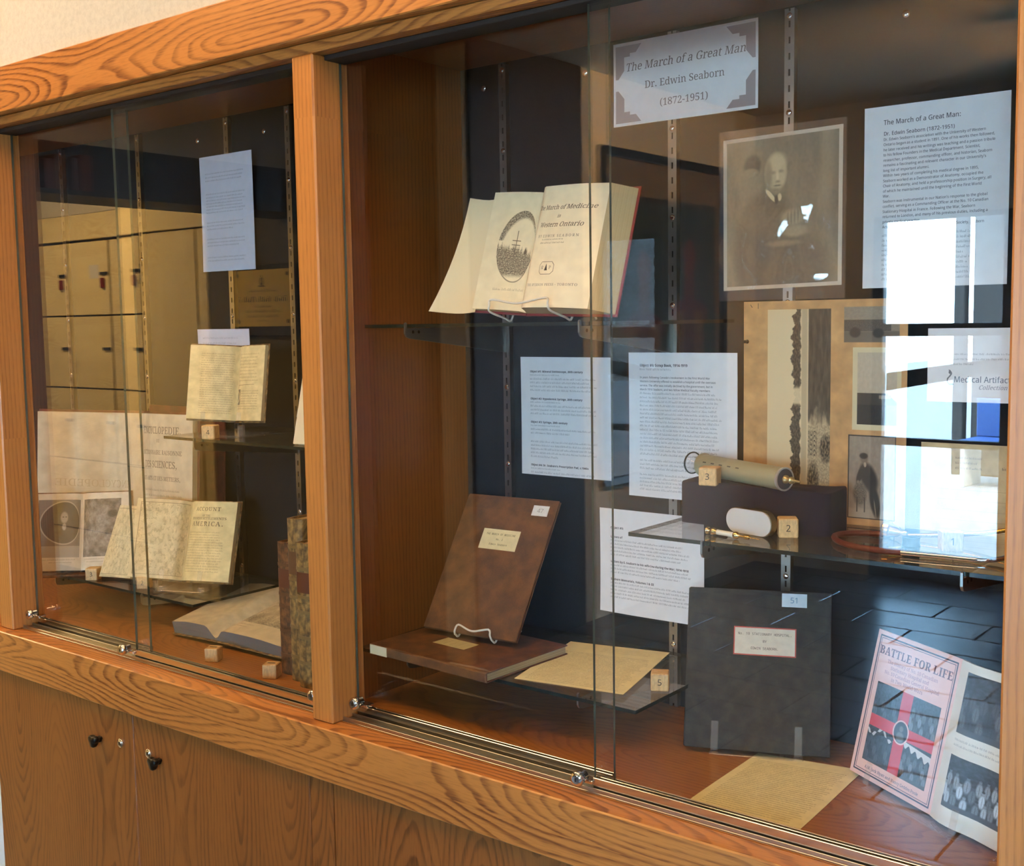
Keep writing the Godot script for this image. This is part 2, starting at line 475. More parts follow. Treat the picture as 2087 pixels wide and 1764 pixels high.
# an old scrapbook leaf with mounted snapshots
func p_scrapbook() -> Image:
	var im := blank(560, 720, Color(0.80, 0.60, 0.38), 23, 0.07)
	var nz := FastNoiseLite.new(); nz.seed = 23; nz.frequency = 2.0; nz.fractal_octaves = 5
	# tall lake view, mounted on its side
	paint_rect(im, Rect2i(88, 28, 222, 628), func(u, w):
		var g := 0.80
		var edge := 0.44 - 0.06 * absf(sin(w * 7.0)) - 0.07 * nz.get_noise_2d(3.0, w * 9.0)
		var tr := smoothstep(edge - 0.01, edge + 0.01, u) * (1.0 - smoothstep(0.52, 0.54, u + 0.03 * nz.get_noise_2d(8.0, w * 9.0)))
		g = lerpf(g, 0.27 + 0.22 * nz.get_noise_2d(u * 16.0, w * 20.0), tr * (1.0 - 0.9 * ell(u, w, 0.5, 0.45, 0.3, 0.045)))
		g = lerpf(g, 0.66, smoothstep(0.53, 0.56, u) * (1.0 - smoothstep(0.62, 0.65, u)))
		var lake := smoothstep(0.645, 0.66, u) * (1.0 - smoothstep(0.50, 0.66, w + 0.1 * nz.get_noise_2d(u * 3.0, w * 3.0)))
		g = lerpf(g, 0.27 + 0.12 * nz.get_noise_2d(u * 7.0, w * 4.0), lake)
		if w > 0.6: g = lerpf(g, 0.62 + 0.2 * nz.get_noise_2d(u * 20.0, w * 30.0), smoothstep(0.645, 0.66, u))
		g = lerpf(g, 0.2, (ell(u, w, 0.74, 0.92, 0.09, 0.12, 0.3) + ell(u, w, 0.94, 0.72, 0.1, 0.07, 0.3)) * (0.7 + nz.get_noise_2d(u * 15.0, w * 20.0)))
		g = lerpf(g, 0.25, (1.0 if u > 0.66 and u < 0.8 and w > 0.63 and w < 0.76 and fposmod(w * 40.0 + sin(u * 60.0), 1.0) < 0.35 else 0.0))
		return Color(g * 1.06, g * 0.93, g * 0.72))
	# lorry
	paint_rect(im, Rect2i(354, 24, 180, 112), func(u, w):
		var g := 0.56 + 0.04 * nz.get_noise_2d(u * 6.0, w * 6.0)
		g = lerpf(g, 0.42, smoothstep(0.66, 0.72, w))
		g = lerpf(g, 0.30 + 0.1 * nz.get_noise_2d(u * 14.0, w * 14.0), (1.0 if w > 0.36 and w < 0.68 and u < 0.85 else 0.0) * 0.8)
		g = lerpf(g, 0.24, ell(u, w, 0.2, 0.72, 0.1, 0.14) + ell(u, w, 0.62, 0.74, 0.1, 0.13))
		return Color(g, g * 0.9, g * 0.76))
	# boat house, white border
	im.fill_rect(Rect2i(384, 152, 158, 262), Color(0.80, 0.73, 0.58))
	paint_rect(im, Rect2i(400, 168, 128, 228), func(u, w):
		var g := 0.70 + 0.03 * nz.get_noise_2d(u * 5.0, w * 5.0)
		g = lerpf(g, 0.17 + 0.05 * nz.get_noise_2d(u * 9.0, w * 9.0), smoothstep(0.70, 0.715, w) * (1.0 if u < 0.75 else 0.6))
		g = lerpf(g, 0.25, 1.0 if w > 0.56 and w < 0.72 and u < 0.95 - (0.66 - w) * 2.0 else 0.0)
		g = lerpf(g, 0.55, 1.0 if w > 0.585 and w < 0.635 and u > 0.55 and u < 0.85 else 0.0)
		return Color(g * 1.02, g * 0.92, g * 0.78))
	# man leaning on a chair
	paint_rect(im, Rect2i(372, 430, 156, 268), func(u, w):
		var g := 0.56 + 0.05 * nz.get_noise_2d(u * 4.0, w * 4.0)
		g = lerpf(g, 0.62, smoothstep(0.86, 0.9, w))
		g = lerpf(g, 0.22, ell(u - (w - 0.45) * 0.45, w, 0.42, 0.5, 0.17, 0.17))
		g = lerpf(g, 0.24, ell(u - (w - 0.6) * 0.3, w, 0.52, 0.78, 0.10, 0.2))
		g = lerpf(g, 0.45, ell(u, w, 0.34, 0.28, 0.075, 0.055)); g = lerpf(g, 0.2, ell(u, w, 0.33, 0.245, 0.085, 0.035))
		g = lerpf(g, 0.4 + 0.2 * nz.get_noise_2d(u * 20.0, w * 20.0), ell(u, w, 0.26, 0.7, 0.14, 0.14))
		g = lerpf(g, 0.52, ell(u - (w - 0.75) * 0.25, w, 0.555, 0.88, 0.012, 0.12)); g = lerpf(g, 0.66, ell(u, w, 0.36, 0.35, 0.03, 0.03)); g = lerpf(g, 0.24, ell(u + (w - 0.45) * 0.5, w, 0.27, 0.47, 0.06, 0.11)); g = lerpf(g, 0.5, ell(u, w, 0.22, 0.56, 0.03, 0.02))
		for l in [[0.20, 0.8], [0.36, 0.8]]: g = lerpf(g, 0.28, 1.0 if absf(u - l[0]) < 0.012 and w > 0.74 and w < 0.92 else 0.0)
		if u < 0.02 or u > 0.98 or w < 0.012 or w > 0.988: g = 0.2
		return Color(g * 1.02, g * 0.9, g * 0.76))
	for q in [[24, 10, 30, 18], [52, 6, 52, 22]]: rule(im, q[0], q[1], q[2], q[3], 2, Color(0.3, 0.22, 0.16))
	return im
func p_ship() -> Image:   # frontispiece: a ship under an arch of branches
	var im := blank(360, 560, Color(0.90, 0.84, 0.68), 25, 0.02)
	var nz := FastNoiseLite.new(); nz.seed = 25; nz.frequency = 1.0; nz.fractal_octaves = 4
	paint_rect(im, Rect2i(60, 90, 240, 340), func(u, w):
		var inside := ell(u, w, 0.5, 0.5, 0.5, 0.5, 0.01)
		var k := 0.0
		k = maxf(k, 0.75 * (1.0 - ell(u, w, 0.55, 0.62, 0.50, 0.52, 0.06)) * (1.0 if w < 0.42 else 0.0) * (0.7 + 0.8 * nz.get_noise_2d(u * 30.0, w * 30.0)))
		k = maxf(k, (0.55 + 0.6 * nz.get_noise_2d(u * 26.0, w * 40.0)) * smoothstep(0.56, 0.66, w + 0.12 * (1.0 - u) - 0.1 * nz.get_noise_2d(u * 9.0, 2.0)) * (1.0 - smoothstep(0.86, 0.95, w)))
		k = maxf(k, 0.8 * (1.0 - smoothstep(0.004, 0.012, absf(u - 0.42))) * (1.0 if w > 0.28 and w < 0.66 else 0.0))
		for q in [0.42, 0.48, 0.54]: k = maxf(k, 0.7 * (1.0 - smoothstep(0.003, 0.008, absf(w - q - 0.03 * (u - 0.4)))) * (1.0 if absf(u - 0.42) < 0.11 else 0.0))
		k = maxf(k, 0.8 * (1.0 if w > 0.5 and w < 0.6 and absf(u - 0.72) < (w - 0.5) * 0.5 else 0.0))
		k = maxf(k, 0.6 * (1.0 - ell(u, w, 0.5, 0.5, 0.485, 0.485, 0.01)) * smoothstep(0.5, 0.8, w))
		return Color(0.25, 0.22, 0.17, clampf(k, 0.0, 0.85) * inside))
	rng.seed = 26; tiny_print(im, 80, 280, 470, 12, Color(0.36, 0.3, 0.24), 0.0)
	return im
func p_march_title() -> Image:
	var im := blank(400, 560, Color(0.91, 0.85, 0.70), 27, 0.02)
	var k := Color(0.25, 0.21, 0.17)
	write(im, "The March of Medicine", 218, 112, 28, "serif", k, 1, 0.3)
	write(im, "in", 218, 150, 20, "serif", k, 1, 0.3)
	write(im, "Western Ontario", 218, 192, 29, "serif", k, 1, 0.3)
	write(im, "BY EDWIN SEABORN", 218, 240, 16, "serif", k.lightened(0.2), 1, 0.0, 4.0)
	rng.seed = 27
	tiny_print(im, 140, 260, 254, 7, k.lightened(0.2), 0.0); tiny_print(im, 130, 270, 270, 8, k, 0.0)
	var b := PackedVector2Array([Vector2(172, 352), Vector2(228, 352), Vector2(240, 366), Vector2(240, 396), Vector2(228, 408), Vector2(172, 408), Vector2(160, 396), Vector2(160, 366)])
	for q in 8: rule(im, b[q].x, b[q].y, b[(q + 1) % 8].x, b[(q + 1) % 8].y, 2, k.lightened(0.15))
	for y in 30: rule(im, 200 - y * 0.27, 362 + y, 200 + y * 0.27, 362 + y, 1, k)
	write(im, "R", 178, 386, 20, "serif", k.lightened(0.2), 1); write(im, "P", 222, 386, 20, "serif", k.lightened(0.2), 1)
	write(im, "THE RYERSON PRESS - TORONTO", 222, 462, 15, "serif", k.lightened(0.25), 1, 0.0, 1.0)
	return im
func p_label(rows: Array, w: int, h: int, size: int, border: Color, c := Color(0.90, 0.83, 0.68), ink := Color(0.3, 0.24, 0.18), font := "mono") -> Image:
	var im := blank(w, h, c, w, 0.02)
	if border.a > 0:
		for r in [[0, 0, w, 9], [0, h - 9, w, 9], [0, 0, 9, h], [w - 9, 0, 9, h]]: im.fill_rect(Rect2i(r[0], r[1], r[2], r[3]), Color(border.r, border.g, border.b))
	for k in rows.size(): write(im, rows[k], w / 2.0, h * (k + 1.0) / (rows.size() + 1.0) + size * 0.35, size, font, ink, 1)
	return im
func p_scrawl(w: int, h: int, c: Color) -> Image:
	var im := blank(w, h, c, w, 0.02)
	rng.seed = w
	for k in 3: tiny_print(im, w * 0.15, w * 0.85, h * (0.3 + 0.2 * k), 12, Color(0.5, 0.42, 0.28), 0.2)
	return im
# group photograph in the manner of the booklet
func crowd(im: Image, r: Rect2i, sd: int, white: float, people: float):
	var nz := FastNoiseLite.new(); nz.seed = sd; nz.frequency = 1.0; nz.fractal_octaves = 3
	paint_rect(im, r, func(u, w):
		var g := 0.22 + 0.10 * nz.get_noise_2d(u * 9.0, w * 9.0)
		for row in 3:
			var q: float = u * people + row * 0.5
			var id := floorf(q)
			var j := 0.025 * sin(id * 7.3 + row * 2.0); var dx := 0.14 * sin(id * 4.7 + row)
			var y0 := 0.26 + row * 0.19 + j
			var cell: float = q - id - 0.5 - dx
			var wh := white * (0.75 + 0.25 * sin(id * 3.1 + row * 2.0))
			g = lerpf(g, wh + 0.08 * nz.get_noise_2d(u * 60.0, w * 40.0), ell(cell, w, 0.0, y0 + 0.19, 0.34, 0.13, 0.3))
			g = lerpf(g, wh * 0.45, ell(cell, w, 0.0, y0 + 0.2, 0.03, 0.11, 0.6) * 0.6)
			g = lerpf(g, wh * 0.75, ell(cell, w, 0.0, y0 + 0.035, 0.16, 0.038, 0.3)); g = lerpf(g, 0.16, ell(cell, w, 0.0, y0 + 0.005, 0.17, 0.02, 0.4) * (0.9 if fposmod(id, 2.0) < 1.0 else 0.4))
		g = lerpf(g, 0.3, smoothstep(0.88, 0.92, w))
		return Color(g * 0.94, g, g * 1.04))
func p_booklet() -> Image:
	var im := blank(440, 544, Color(0.90, 0.74, 0.70), 29, 0.01)
	var k := Color(0.16, 0.19, 0.27)
	for q in [[16, 16, 408, 5], [16, 523, 408, 5], [16, 16, 5, 512], [419, 16, 5, 512], [26, 26, 388, 2], [26, 516, 388, 2], [26, 26, 2, 492], [412, 26, 2, 492]]: im.fill_rect(Rect2i(q[0], q[1], q[2], q[3]), k)
	write(im, "BATTLE FOR LIFE", 220, 84, 41, "serifb", Color(0.36, 0.24, 0.30), 1, 0.0, 1.0)
	var q := Color(0.55, 0.38, 0.40)
	lines(im, ["   The History of No. 10 Canadian", "        Stationary Hospital and", "  No. 10 Canadian General Hospital", "           in Two World Wars"], 66, 110, 20, 18, "serif", q)
	for b in [[52, 186, 0], [248, 186, 1], [52, 348, 2], [248, 348, 3]]: crowd(im, Rect2i(b[0], b[1], 140, 132), 31 + b[2], 0.35 + 0.2 * (b[2] % 2), 5.0)
	paint_rect(im, Rect2i(52, 348, 140, 132), func(u, w): return Color(0.85, 0.84, 0.82, 0.9 * (1.0 if absf(w - 0.12 - 0.1 * sin(u * 9.0)) < 0.03 + 0.03 * sin(u * 31.0) else 0.0)))
	paint_rect(im, Rect2i(248, 348, 140, 132), func(u, w): return Color(0.88, 0.87, 0.85, 0.9 * (1.0 if w < 0.12 + 0.2 * u + 0.06 * sin(u * 25.0) and w > 0.02 + 0.1 * u else 0.0)))
	var red := Color(0.78, 0.20, 0.22)
	im.fill_rect(Rect2i(192, 186, 56, 294), red); im.fill_rect(Rect2i(52, 306, 336, 44), red)
	paint_rect(im, Rect2i(178, 284, 84, 88), func(u, w):
		var a := ell(u, w, 0.5, 0.5, 0.5, 0.5, 0.03); var b := ell(u, w, 0.5, 0.5, 0.42, 0.43, 0.03)
		var f := maxf(ell(u, w, 0.5, 0.36, 0.12, 0.12), ell(u, w, 0.5, 0.7, 0.24, 0.22))
		return Color(lerpf(0.90, lerpf(0.2, 0.45, f), b), lerpf(0.74, lerpf(0.22, 0.46, f), b), lerpf(0.70, lerpf(0.25, 0.46, f), b), a))
	write(im, "A.M. Jack Hyatt and Nancy Geddes Poole", 220, 507, 15, "serif", k, 1)
	return im
func p_booklet_right() -> Image:
	var im := blank(440, 544, Color(0.87, 0.86, 0.81), 33, 0.01)
	crowd(im, Rect2i(60, 30, 350, 205), 41, 0.42, 9.0)
	crowd(im, Rect2i(60, 310, 350, 175), 43, 0.80, 9.0)
	rng.seed = 33
	for r in 2: tiny_print(im, 62, 400, 262 + r * 18, 8, Color(0.4, 0.4, 0.4), 0.1)
	return im
# old letterpress leaf
func p_leaf(rows: Array, sd: int, c := Color(0.86, 0.78, 0.58), margin := 40, body := 0, size := 14) -> Image:
	var im := blank(360, 500, c, sd, 0.05)
	rng.seed = sd
	var y := 60.0
	for r in rows:
		if r is Array:
			write(im, r[0], 202, y, r[1], "serif", Color(0.28, 0.22, 0.15), 1, 0.0, r[2] if r.size() > 2 else 0.0); y += r[1] * 1.15
		else: tiny_print(im, 60, 300, y, 8, Color(0.38, 0.3, 0.2), 0.05); y += 16
	for k in body:
		tiny_print(im, margin, 360 - margin, y, size * 0.7, Color(0.40, 0.32, 0.22), 0.06); y += size * 1.28
		if y > 470: break
	return im
func p_engraving(sd: int, oval: bool) -> Image:
	var im := blank(340, 520, Color(0.85, 0.78, 0.66), sd, 0.03)
	var nz := FastNoiseLite.new(); nz.seed = sd; nz.frequency = 1.0; nz.fractal_octaves = 5
	paint_rect(im, Rect2i(34, 42, 272, 390), func(u, w):
		var g := 0.42 + 0.25 * nz.get_noise_2d(u * 5.0, w * 6.0) + 0.06 * sin(w * 260.0)
		if oval:
			g = 0.47 + 0.04 * sin(w * 300.0)
			var o := ell(u, w, 0.5, 0.40, 0.46, 0.36, 0.02)
			var fig := 0.26 + 0.05 * sin(u * 200.0)
			fig = lerpf(fig, 0.34, ell(u, w, 0.5, 0.62, 0.3, 0.22))
			fig = lerpf(fig, 0.30, ell(u, w, 0.48, 0.32, 0.17, 0.17)); fig = lerpf(fig, 0.62, ell(u, w, 0.5, 0.31, 0.09, 0.1))
			fig = lerpf(fig, 0.66, ell(u, w, 0.5, 0.47, 0.05, 0.06)); fig = lerpf(fig, 0.2, ell(u, w, 0.47, 0.3, 0.02, 0.008) + ell(u, w, 0.54, 0.3, 0.02, 0.008))
			g = lerpf(g, fig, o); g = lerpf(g, 0.7, ell(u, w, 0.5, 0.40, 0.48, 0.38, 0.02) - o)
			if w > 0.80: g = 0.62
		else:
			for f in [[0.3, 0.3, 0.13, 0.12], [0.62, 0.36, 0.15, 0.2], [0.42, 0.62, 0.2, 0.14], [0.75, 0.75, 0.15, 0.12], [0.2, 0.78, 0.12, 0.1]]: g = lerpf(g, 0.62 + 0.2 * nz.get_noise_2d(u * 14.0, w * 14.0), 0.6 * ell(u, w, f[0], f[1], f[2], f[3], 0.5))
			g = lerpf(g, 0.2, ell(u, w, 0.84, 0.26, 0.09, 0.06, 0.4))
		return Color(g, g * 0.93, g * 0.82))
	tiny_row(im, 452)
	return im
func tiny_row(im: Image, y: float):
	rng.seed = int(y); tiny_print(im, 60, 280, y, 8, Color(0.4, 0.33, 0.24), 0.1); tiny_print(im, 90, 250, y + 18, 7, Color(0.4, 0.33, 0.24), 0.1)
func p_map(sd: int, c := Color(0.85, 0.77, 0.58)) -> Image:
	var im := blank(420, 500, c, sd, 0.05)
	var nz := FastNoiseLite.new(); nz.seed = sd; nz.frequency = 1.0; nz.fractal_octaves = 5
	paint_rect(im, Rect2i(20, 20, 380, 460), func(u, w):
		var a := nz.get_noise_2d(u * 3.0, w * 3.0)
		var k := 0.5 * (1.0 - smoothstep(0.004, 0.014, absf(a))) + 0.35 * (1.0 - smoothstep(0.003, 0.012, absf(nz.get_noise_2d(u * 5.0 + 9.0, w * 5.0))))
		k += 0.35 * smoothstep(0.12, 0.3, nz.get_noise_2d(u * 9.0, w * 9.0 + 5.0)) * (0.6 + 0.4 * sin((u + w) * 240.0))
		if u < 0.008 or u > 0.992 or w < 0.007 or w > 0.993: k = 0.6
		return Color(0.38, 0.32, 0.22, clampf(k, 0.0, 0.7)))
	return im
func p_landscape(sd: int) -> Image:
	var im := blank(520, 420, Color(0.84, 0.77, 0.60), sd, 0.04)
	var nz := FastNoiseLite.new(); nz.seed = sd; nz.frequency = 1.0; nz.fractal_octaves = 5
	paint_rect(im, Rect2i(16, 16, 488, 300), func(u, w):
		var k := 0.15 + 0.3 * nz.get_noise_2d(u * 6.0, w * 5.0)
		k += 0.5 * smoothstep(0.55, 0.95, w + 0.2 * nz.get_noise_2d(u * 12.0, 3.0)) * (0.5 + nz.get_noise_2d(u * 30.0, w * 40.0))
		k += 0.35 * smoothstep(0.1, 0.4, nz.get_noise_2d(u * 3.0, w * 9.0)) * (1.0 - w)
		return Color(0.38, 0.35, 0.27, clampf(k, 0.0, 0.75)))
	tiny_row(im, 340)
	return im
# two robed figures against dark green, for the large framed picture across the room
func p_robes() -> Image:
	var im := blank(400, 480, Color(0.10, 0.19, 0.17), 51, 0.1)
	paint_rect(im, Rect2i(0, 0, 400, 480), func(u, w):
		var c := Color(0, 0, 0, 0)
		for f in [[0.26, 0.16, Color(0.34, 0.12, 0.08)], [0.72, 0.22, Color(0.36, 0.24, 0.14)]]:
			var hd := ell(u, w, f[0], f[1] + 0.05, 0.06, 0.07, 0.15); var nk := 1.0 if absf(u - f[0]) < 0.05 and w > f[1] + 0.05 and w < f[1] + 0.3 else 0.0
			var sh := ell(u, w, f[0], f[1] + 0.30, 0.19, 0.06, 0.2)
			var bd := 1.0 if absf(u - f[0]) < 0.13 + 0.05 * w and w > f[1] + 0.29 else 0.0
			if hd > 0.3 or nk > 0: c = Color(f[2], 1)
			if sh > 0.3: c = Color(0.30, 0.10, 0.09, 1)
			if bd > 0.5: c = Color(0.40, 0.33, 0.24, 1) if absf(u - f[0]) > 0.05 else Color(0.28, 0.12, 0.10, 1)
		return c)
	return im
func p_plaque() -> Image:
	var im := blank(420, 320, Color(0.86, 0.74, 0.34), 53, 0.02)
	var k := Color(0.16, 0.11, 0.04)
	paint_rect(im, Rect2i(186, 30, 48, 66), func(u, w): return Color(k, 0.85 * maxf(ell(u, w, 0.5, 0.55, 0.3, 0.36, 0.1) - 0.8 * ell(u, w, 0.5, 0.5, 0.16, 0.2, 0.1), 1.0 if w > 0.88 or (w < 0.15 and absf(u - 0.5) < 0.08) else 0.0)))
	rng.seed = 53
	for r in [[110, 310, 126, 18], [36, 384, 182, 32], [150, 270, 214, 14], [90, 330, 242, 17], [100, 320, 270, 17], [170, 250, 294, 12]]: tiny_print(im, r[0], r[1], r[2], r[3], k, 0.0)
	return im

# ---------------------------------------------------------------- builders
func paper(called: String, label: String, category: String, x0: float, y0: float, x1: float, y1: float, key: String, img: Image, bow := 0.001, z := BACK + 0.0006, group := "") -> MeshInstance3D:
	var P := []
	for r in 7:
		var row := []
		for c in 7:
			var u := c / 6.0; var w := r / 6.0
			row.append(V(lerpf(x0, x1, u), lerpf(y0, y1, w), z + 0.0008 + bow * (pow(1.0 - w, 3.0) * (0.6 + 0.4 * sin(u * 5.0)) + 0.4 * pow(w, 4.0))))
		P.append(row)
	var s := Shape.new(); s.sheet(P, 0.0004, Vector3.BACK)
	return tag(part(called, s, printed(key, img), self), label, category, group)
func lying(called: String, label: String, category: String, q: Array, y: float, key: String, img: Image, lift := 0.001) -> MeshInstance3D:
	# q: far-left, far-right, near-right, near-left as (x, z)
	var P := []
	for r in 9:
		var row := []
		for c in 9:
			var u := c / 8.0; var w := r / 8.0
			var p: Vector2 = q[3].lerp(q[2], u).lerp(q[0].lerp(q[1], u), w)
			row.append(V(p.x, y + 0.0006 + lift * (0.5 + 0.5 * sin(u * 4.0 + 1.0) * sin(w * 5.0)), p.y))
		P.append(row)
	var s := Shape.new(); s.sheet(P, 0.0004, Vector3.UP)
	return tag(part(called, s, printed(key, img), self), label, category)
func cube(label: String, at: Vector3, yaw: float, digit: String, face := 0):
	var t := thing("number_cube", label, "wooden cube", turned(at, yaw), "numbered wooden cubes")
	var e := 0.0145
	part("body", boxed(Vector3(-e, 0, -e), Vector3(e, 2 * e, e), 0.0016, 1, Vector2(at.x, at.z) * 7.0), mats["maple"], t)
	if digit == "": return
	if digit == "slot":
		part("slot", boxed(Vector3(-0.008, 2 * e - 0.001, -0.002), Vector3(0.008, 2 * e + 0.0003, 0.002)), mats["black_ink"], t); return
	var tm := TextMesh.new(); tm.text = digit; tm.font_size = 32; tm.pixel_size = 0.00042; tm.depth = 0.0004
	var f := SystemFont.new(); f.font_names = PackedStringArray(["Droid Sans"]); tm.font = f
	var o := part("numeral", tm, mats["black_ink"], t)
	o.position = Vector3(0, e, e + 0.0002)
	if face: o.position = Vector3(-e - 0.0002, e, 0); o.rotation_degrees.y = -90
# pages open to either side of a spine at x = 0; bottom edge at y = 0, faces +z
func open_book(t: Node3D, h: float, wl: float, wr: float, tl: float, tr: float, al: float, ar: float, ml: Material, mr: Material, cover: Material, edge: Material, over := 0.004, gutter := 0.018, splay := 0.0):
	for side in [-1, 1]:
		var w: float = wl if side < 0 else wr
		var th: float = tl if side < 0 else tr
		var a := deg_to_rad(al if side < 0 else ar)
		var base := []; var top := []
		var N := 14
		for k in N + 1:
			var f := float(k) / N
			var s := w * lerpf(f * f, f, 0.35)
			var b := Vector2(side * s * cos(a), s * sin(a))
			var m := Vector2(-side * sin(a), cos(a))
			var k2 := th * (0.18 + 0.82 * smoothstep(0.0, gutter, s)) * (1.0 - 0.10 * smoothstep(0.6 * w, w, s)) + 0.0025 * sin(PI * clampf(s / w, 0, 1))
			base.append(b * (1.0 + (splay / w if side > 0 else 0.0))); top.append(b + m * k2)
		var P := []
		for r in 5:
			var row := []
			for k in N + 1:
				var q: Vector2 = top[k] if side > 0 else top[N - k]
				row.append(Vector3(q.x, h * r / 4.0, q.y))
			P.append(row)
		var sp := Shape.new(); sp.grid(P)
		part("page", sp, mr if side > 0 else ml, t)
		var se := Shape.new()
		for k in N:
			var o0: Vector2 = base[k]; var o1: Vector2 = base[k + 1]; var p0: Vector2 = top[k]; var p1: Vector2 = top[k + 1]
			for y in [0.0, h]:
				var q := [Vector3(o0.x, y, o0.y), Vector3(o1.x, y, o1.y), Vector3(p1.x, y, p1.y - 0.0002), Vector3(p0.x, y, p0.y - 0.0002)]
				var lo := Vector2(absf(o0.x), 0) * 8.0; var hi := Vector2(absf(o1.x), 0) * 8.0; var tk := Vector2(0, th) * 8.0
				if (y > 0) == (side > 0): se.quad(q[3], q[2], q[1], q[0], lo + tk, hi + tk, hi, lo)
				else: se.quad(q[0], q[1], q[2], q[3], lo, hi, hi + tk, lo + tk)
		var ob: Vector2 = base[N]; var ot: Vector2 = top[N]
		var fe := [Vector3(ob.x, 0, ob.y), Vector3(ob.x, h, ob.y), Vector3(ot.x, h, ot.y - 0.0002), Vector3(ot.x, 0, ot.y - 0.0002)]
		if side < 0: fe.reverse()
		se.quad(fe[0], fe[1], fe[2], fe[3], Vector2(0, 0), Vector2(h * 8, 0), Vector2(h * 8, th * 8), Vector2(0, th * 8))
		part("page_block", se, edge, t)
		var bs := Shape.new()
		bs.xf = Transform3D(Basis(Vector3.UP, -a * side), Vector3(0, 0, -0.0002))
		bs.box(Vector3(0.003 if side > 0 else -w - over, -over, -0.0028), Vector3(w + over + splay if side > 0 else -0.003, h + over, -0.0002), 0.0006)
		part("cover_board", bs, cover, t)
	var spn := Shape.new(); spn.box(Vector3(-0.006, -over, -0.0045), Vector3(0.006, h + over, -0.0012), 0.001)
	part("spine", spn, cover, t)
func wire(t: Node3D, called: String, pts: Array, rad: float, m: Material):
	var c := Curve3D.new()
	for k in pts.size():
		var d: Vector3 = (pts[mini(k + 1, pts.size() - 1)] - pts[maxi(k - 1, 0)]) * 0.16
		c.add_point(pts[k], -d, d)
	c.bake_interval = 0.004
	var s := Shape.new(); s.tube(c.get_baked_points(), rad, 8)
	return part(called, s, m, t)
# small wire easel: front lip, two side runners and a back prop; local frame of the leaning book
func easel(label: String, xf: Transform3D, x0: float, x1: float, lip: float, back_h: float, floor_drop: float, dip: float, behind: float):
	var t := thing("wire_easel", label, "book stand", xf)
	var m: Material = mats["white_wire"]
	wire(t, "front_lip", [Vector3(x0, dip, -0.004), Vector3(x0, dip, lip - 0.004), Vector3(x0 + 0.002, 0.002, lip + 0.003), Vector3(x0 + 0.008, 0.012, lip + 0.005), Vector3((x0 + x1) / 2, 0.004, lip + 0.006), Vector3(x1 - 0.008, 0.012, lip + 0.005), Vector3(x1 - 0.002, 0.002, lip + 0.003), Vector3(x1, dip, lip - 0.004), Vector3(x1, dip, -0.004)], 0.0019, m)
	for x in [x0, x1]:
		wire(t, "runner", [Vector3(x, dip, -0.004), Vector3(x, dip, behind), Vector3(x, 0.012, minf(behind - 0.004, -0.018)), Vector3(x, 0.03, -0.026), Vector3(x, back_h, -0.026)], 0.0019, m)
	wire(t, "back_prop", [Vector3(x0, back_h, -0.026), Vector3((x0 + x1) / 2, back_h + 0.01, -0.027), Vector3(x1, back_h, -0.026)], 0.0019, m)
	wire(t, "rear_leg", [Vector3(x1, back_h * 0.8, -0.026), Vector3(x1 + 0.004, back_h * 0.3, -0.05), Vector3(x1 + 0.004, floor_drop, -0.075)], 0.0019, m)
# clear stand: flat foot on the shelf, leaning back rest and front hooks; drop is the book's height above the shelf
func clear_stand(label: String, at: Vector3, yaw: float, tilt: float, xs: Array, lip: float, hook: float, h: float, drop: float, back := -0.02):
	var t := thing("acrylic_stand", label, "book stand", turned(at - Vector3(0, drop, 0), yaw))
	part("foot", boxed(Vector3(xs[0] - 0.008, 0.0003, -0.045), Vector3(xs[-1] + 0.008, 0.0026, lip + 0.004), 0.0008), mats["acrylic"], t)
	var lf := Transform3D(Basis(Vector3.RIGHT, deg_to_rad(-tilt)), Vector3(0, drop, 0))
	for x in xs:
		var s := Shape.new(); s.xf = lf; s.box(Vector3(x - 0.006, -0.002, lip), Vector3(x + 0.006, hook, lip + 0.0025), 0.0008)
		part("front_hook", s, mats["acrylic"], t)
		if drop > 0.008: part("riser", boxed(Vector3(x - 0.006, 0.0026, lip - 0.012), Vector3(x + 0.006, drop - 0.005, lip), 0.0008), mats["acrylic"], t)
	var b := Shape.new(); b.xf = lf; b.box(Vector3(xs[0] - 0.006, 0.006, back - 0.003), Vector3(xs[-1] + 0.006, h, back), 0.0008)
	part("back_rest", b, mats["acrylic"], t)
# closed book: boards, page block; front face on z = 0
func closed_book(t: Node3D, w: float, h: float, th: float, cover: Material, edge: Material, spine_left := true, over := 0.003):
	part("front_cover", boxed(Vector3(0, 0, -0.0026), Vector3(w, h, 0), 0.0009, 1), cover, t)
	part("back_cover", boxed(Vector3(0, 0, -th), Vector3(w, h, -th + 0.0026), 0.0009, 1), cover, t)
	part("page_block", boxed(Vector3(0.003, over, -th + 0.0027), Vector3(w - over, h - over, -0.0027), 0.0, 1), edge, t)
	part("spine", boxed(Vector3(-0.0022, 0.0003, -th + 0.0003), Vector3(0.0028, h - 0.0003, -0.0003), 0.0018, 1), cover, t)
func pasted(t: Node3D, called: String, x: float, y: float, w: float, h: float, key: String, img: Image, label := "", z := 0.0):
	var s := Shape.new(); s.sheet([[Vector3(x, y, z + 0.0005), Vector3(x + w, y, z + 0.0005)], [Vector3(x, y + h, z + 0.0005), Vector3(x + w, y + h, z + 0.0005)]], 0.0004, Vector3.BACK)
	return part(called, s, printed(key, img), t, label)
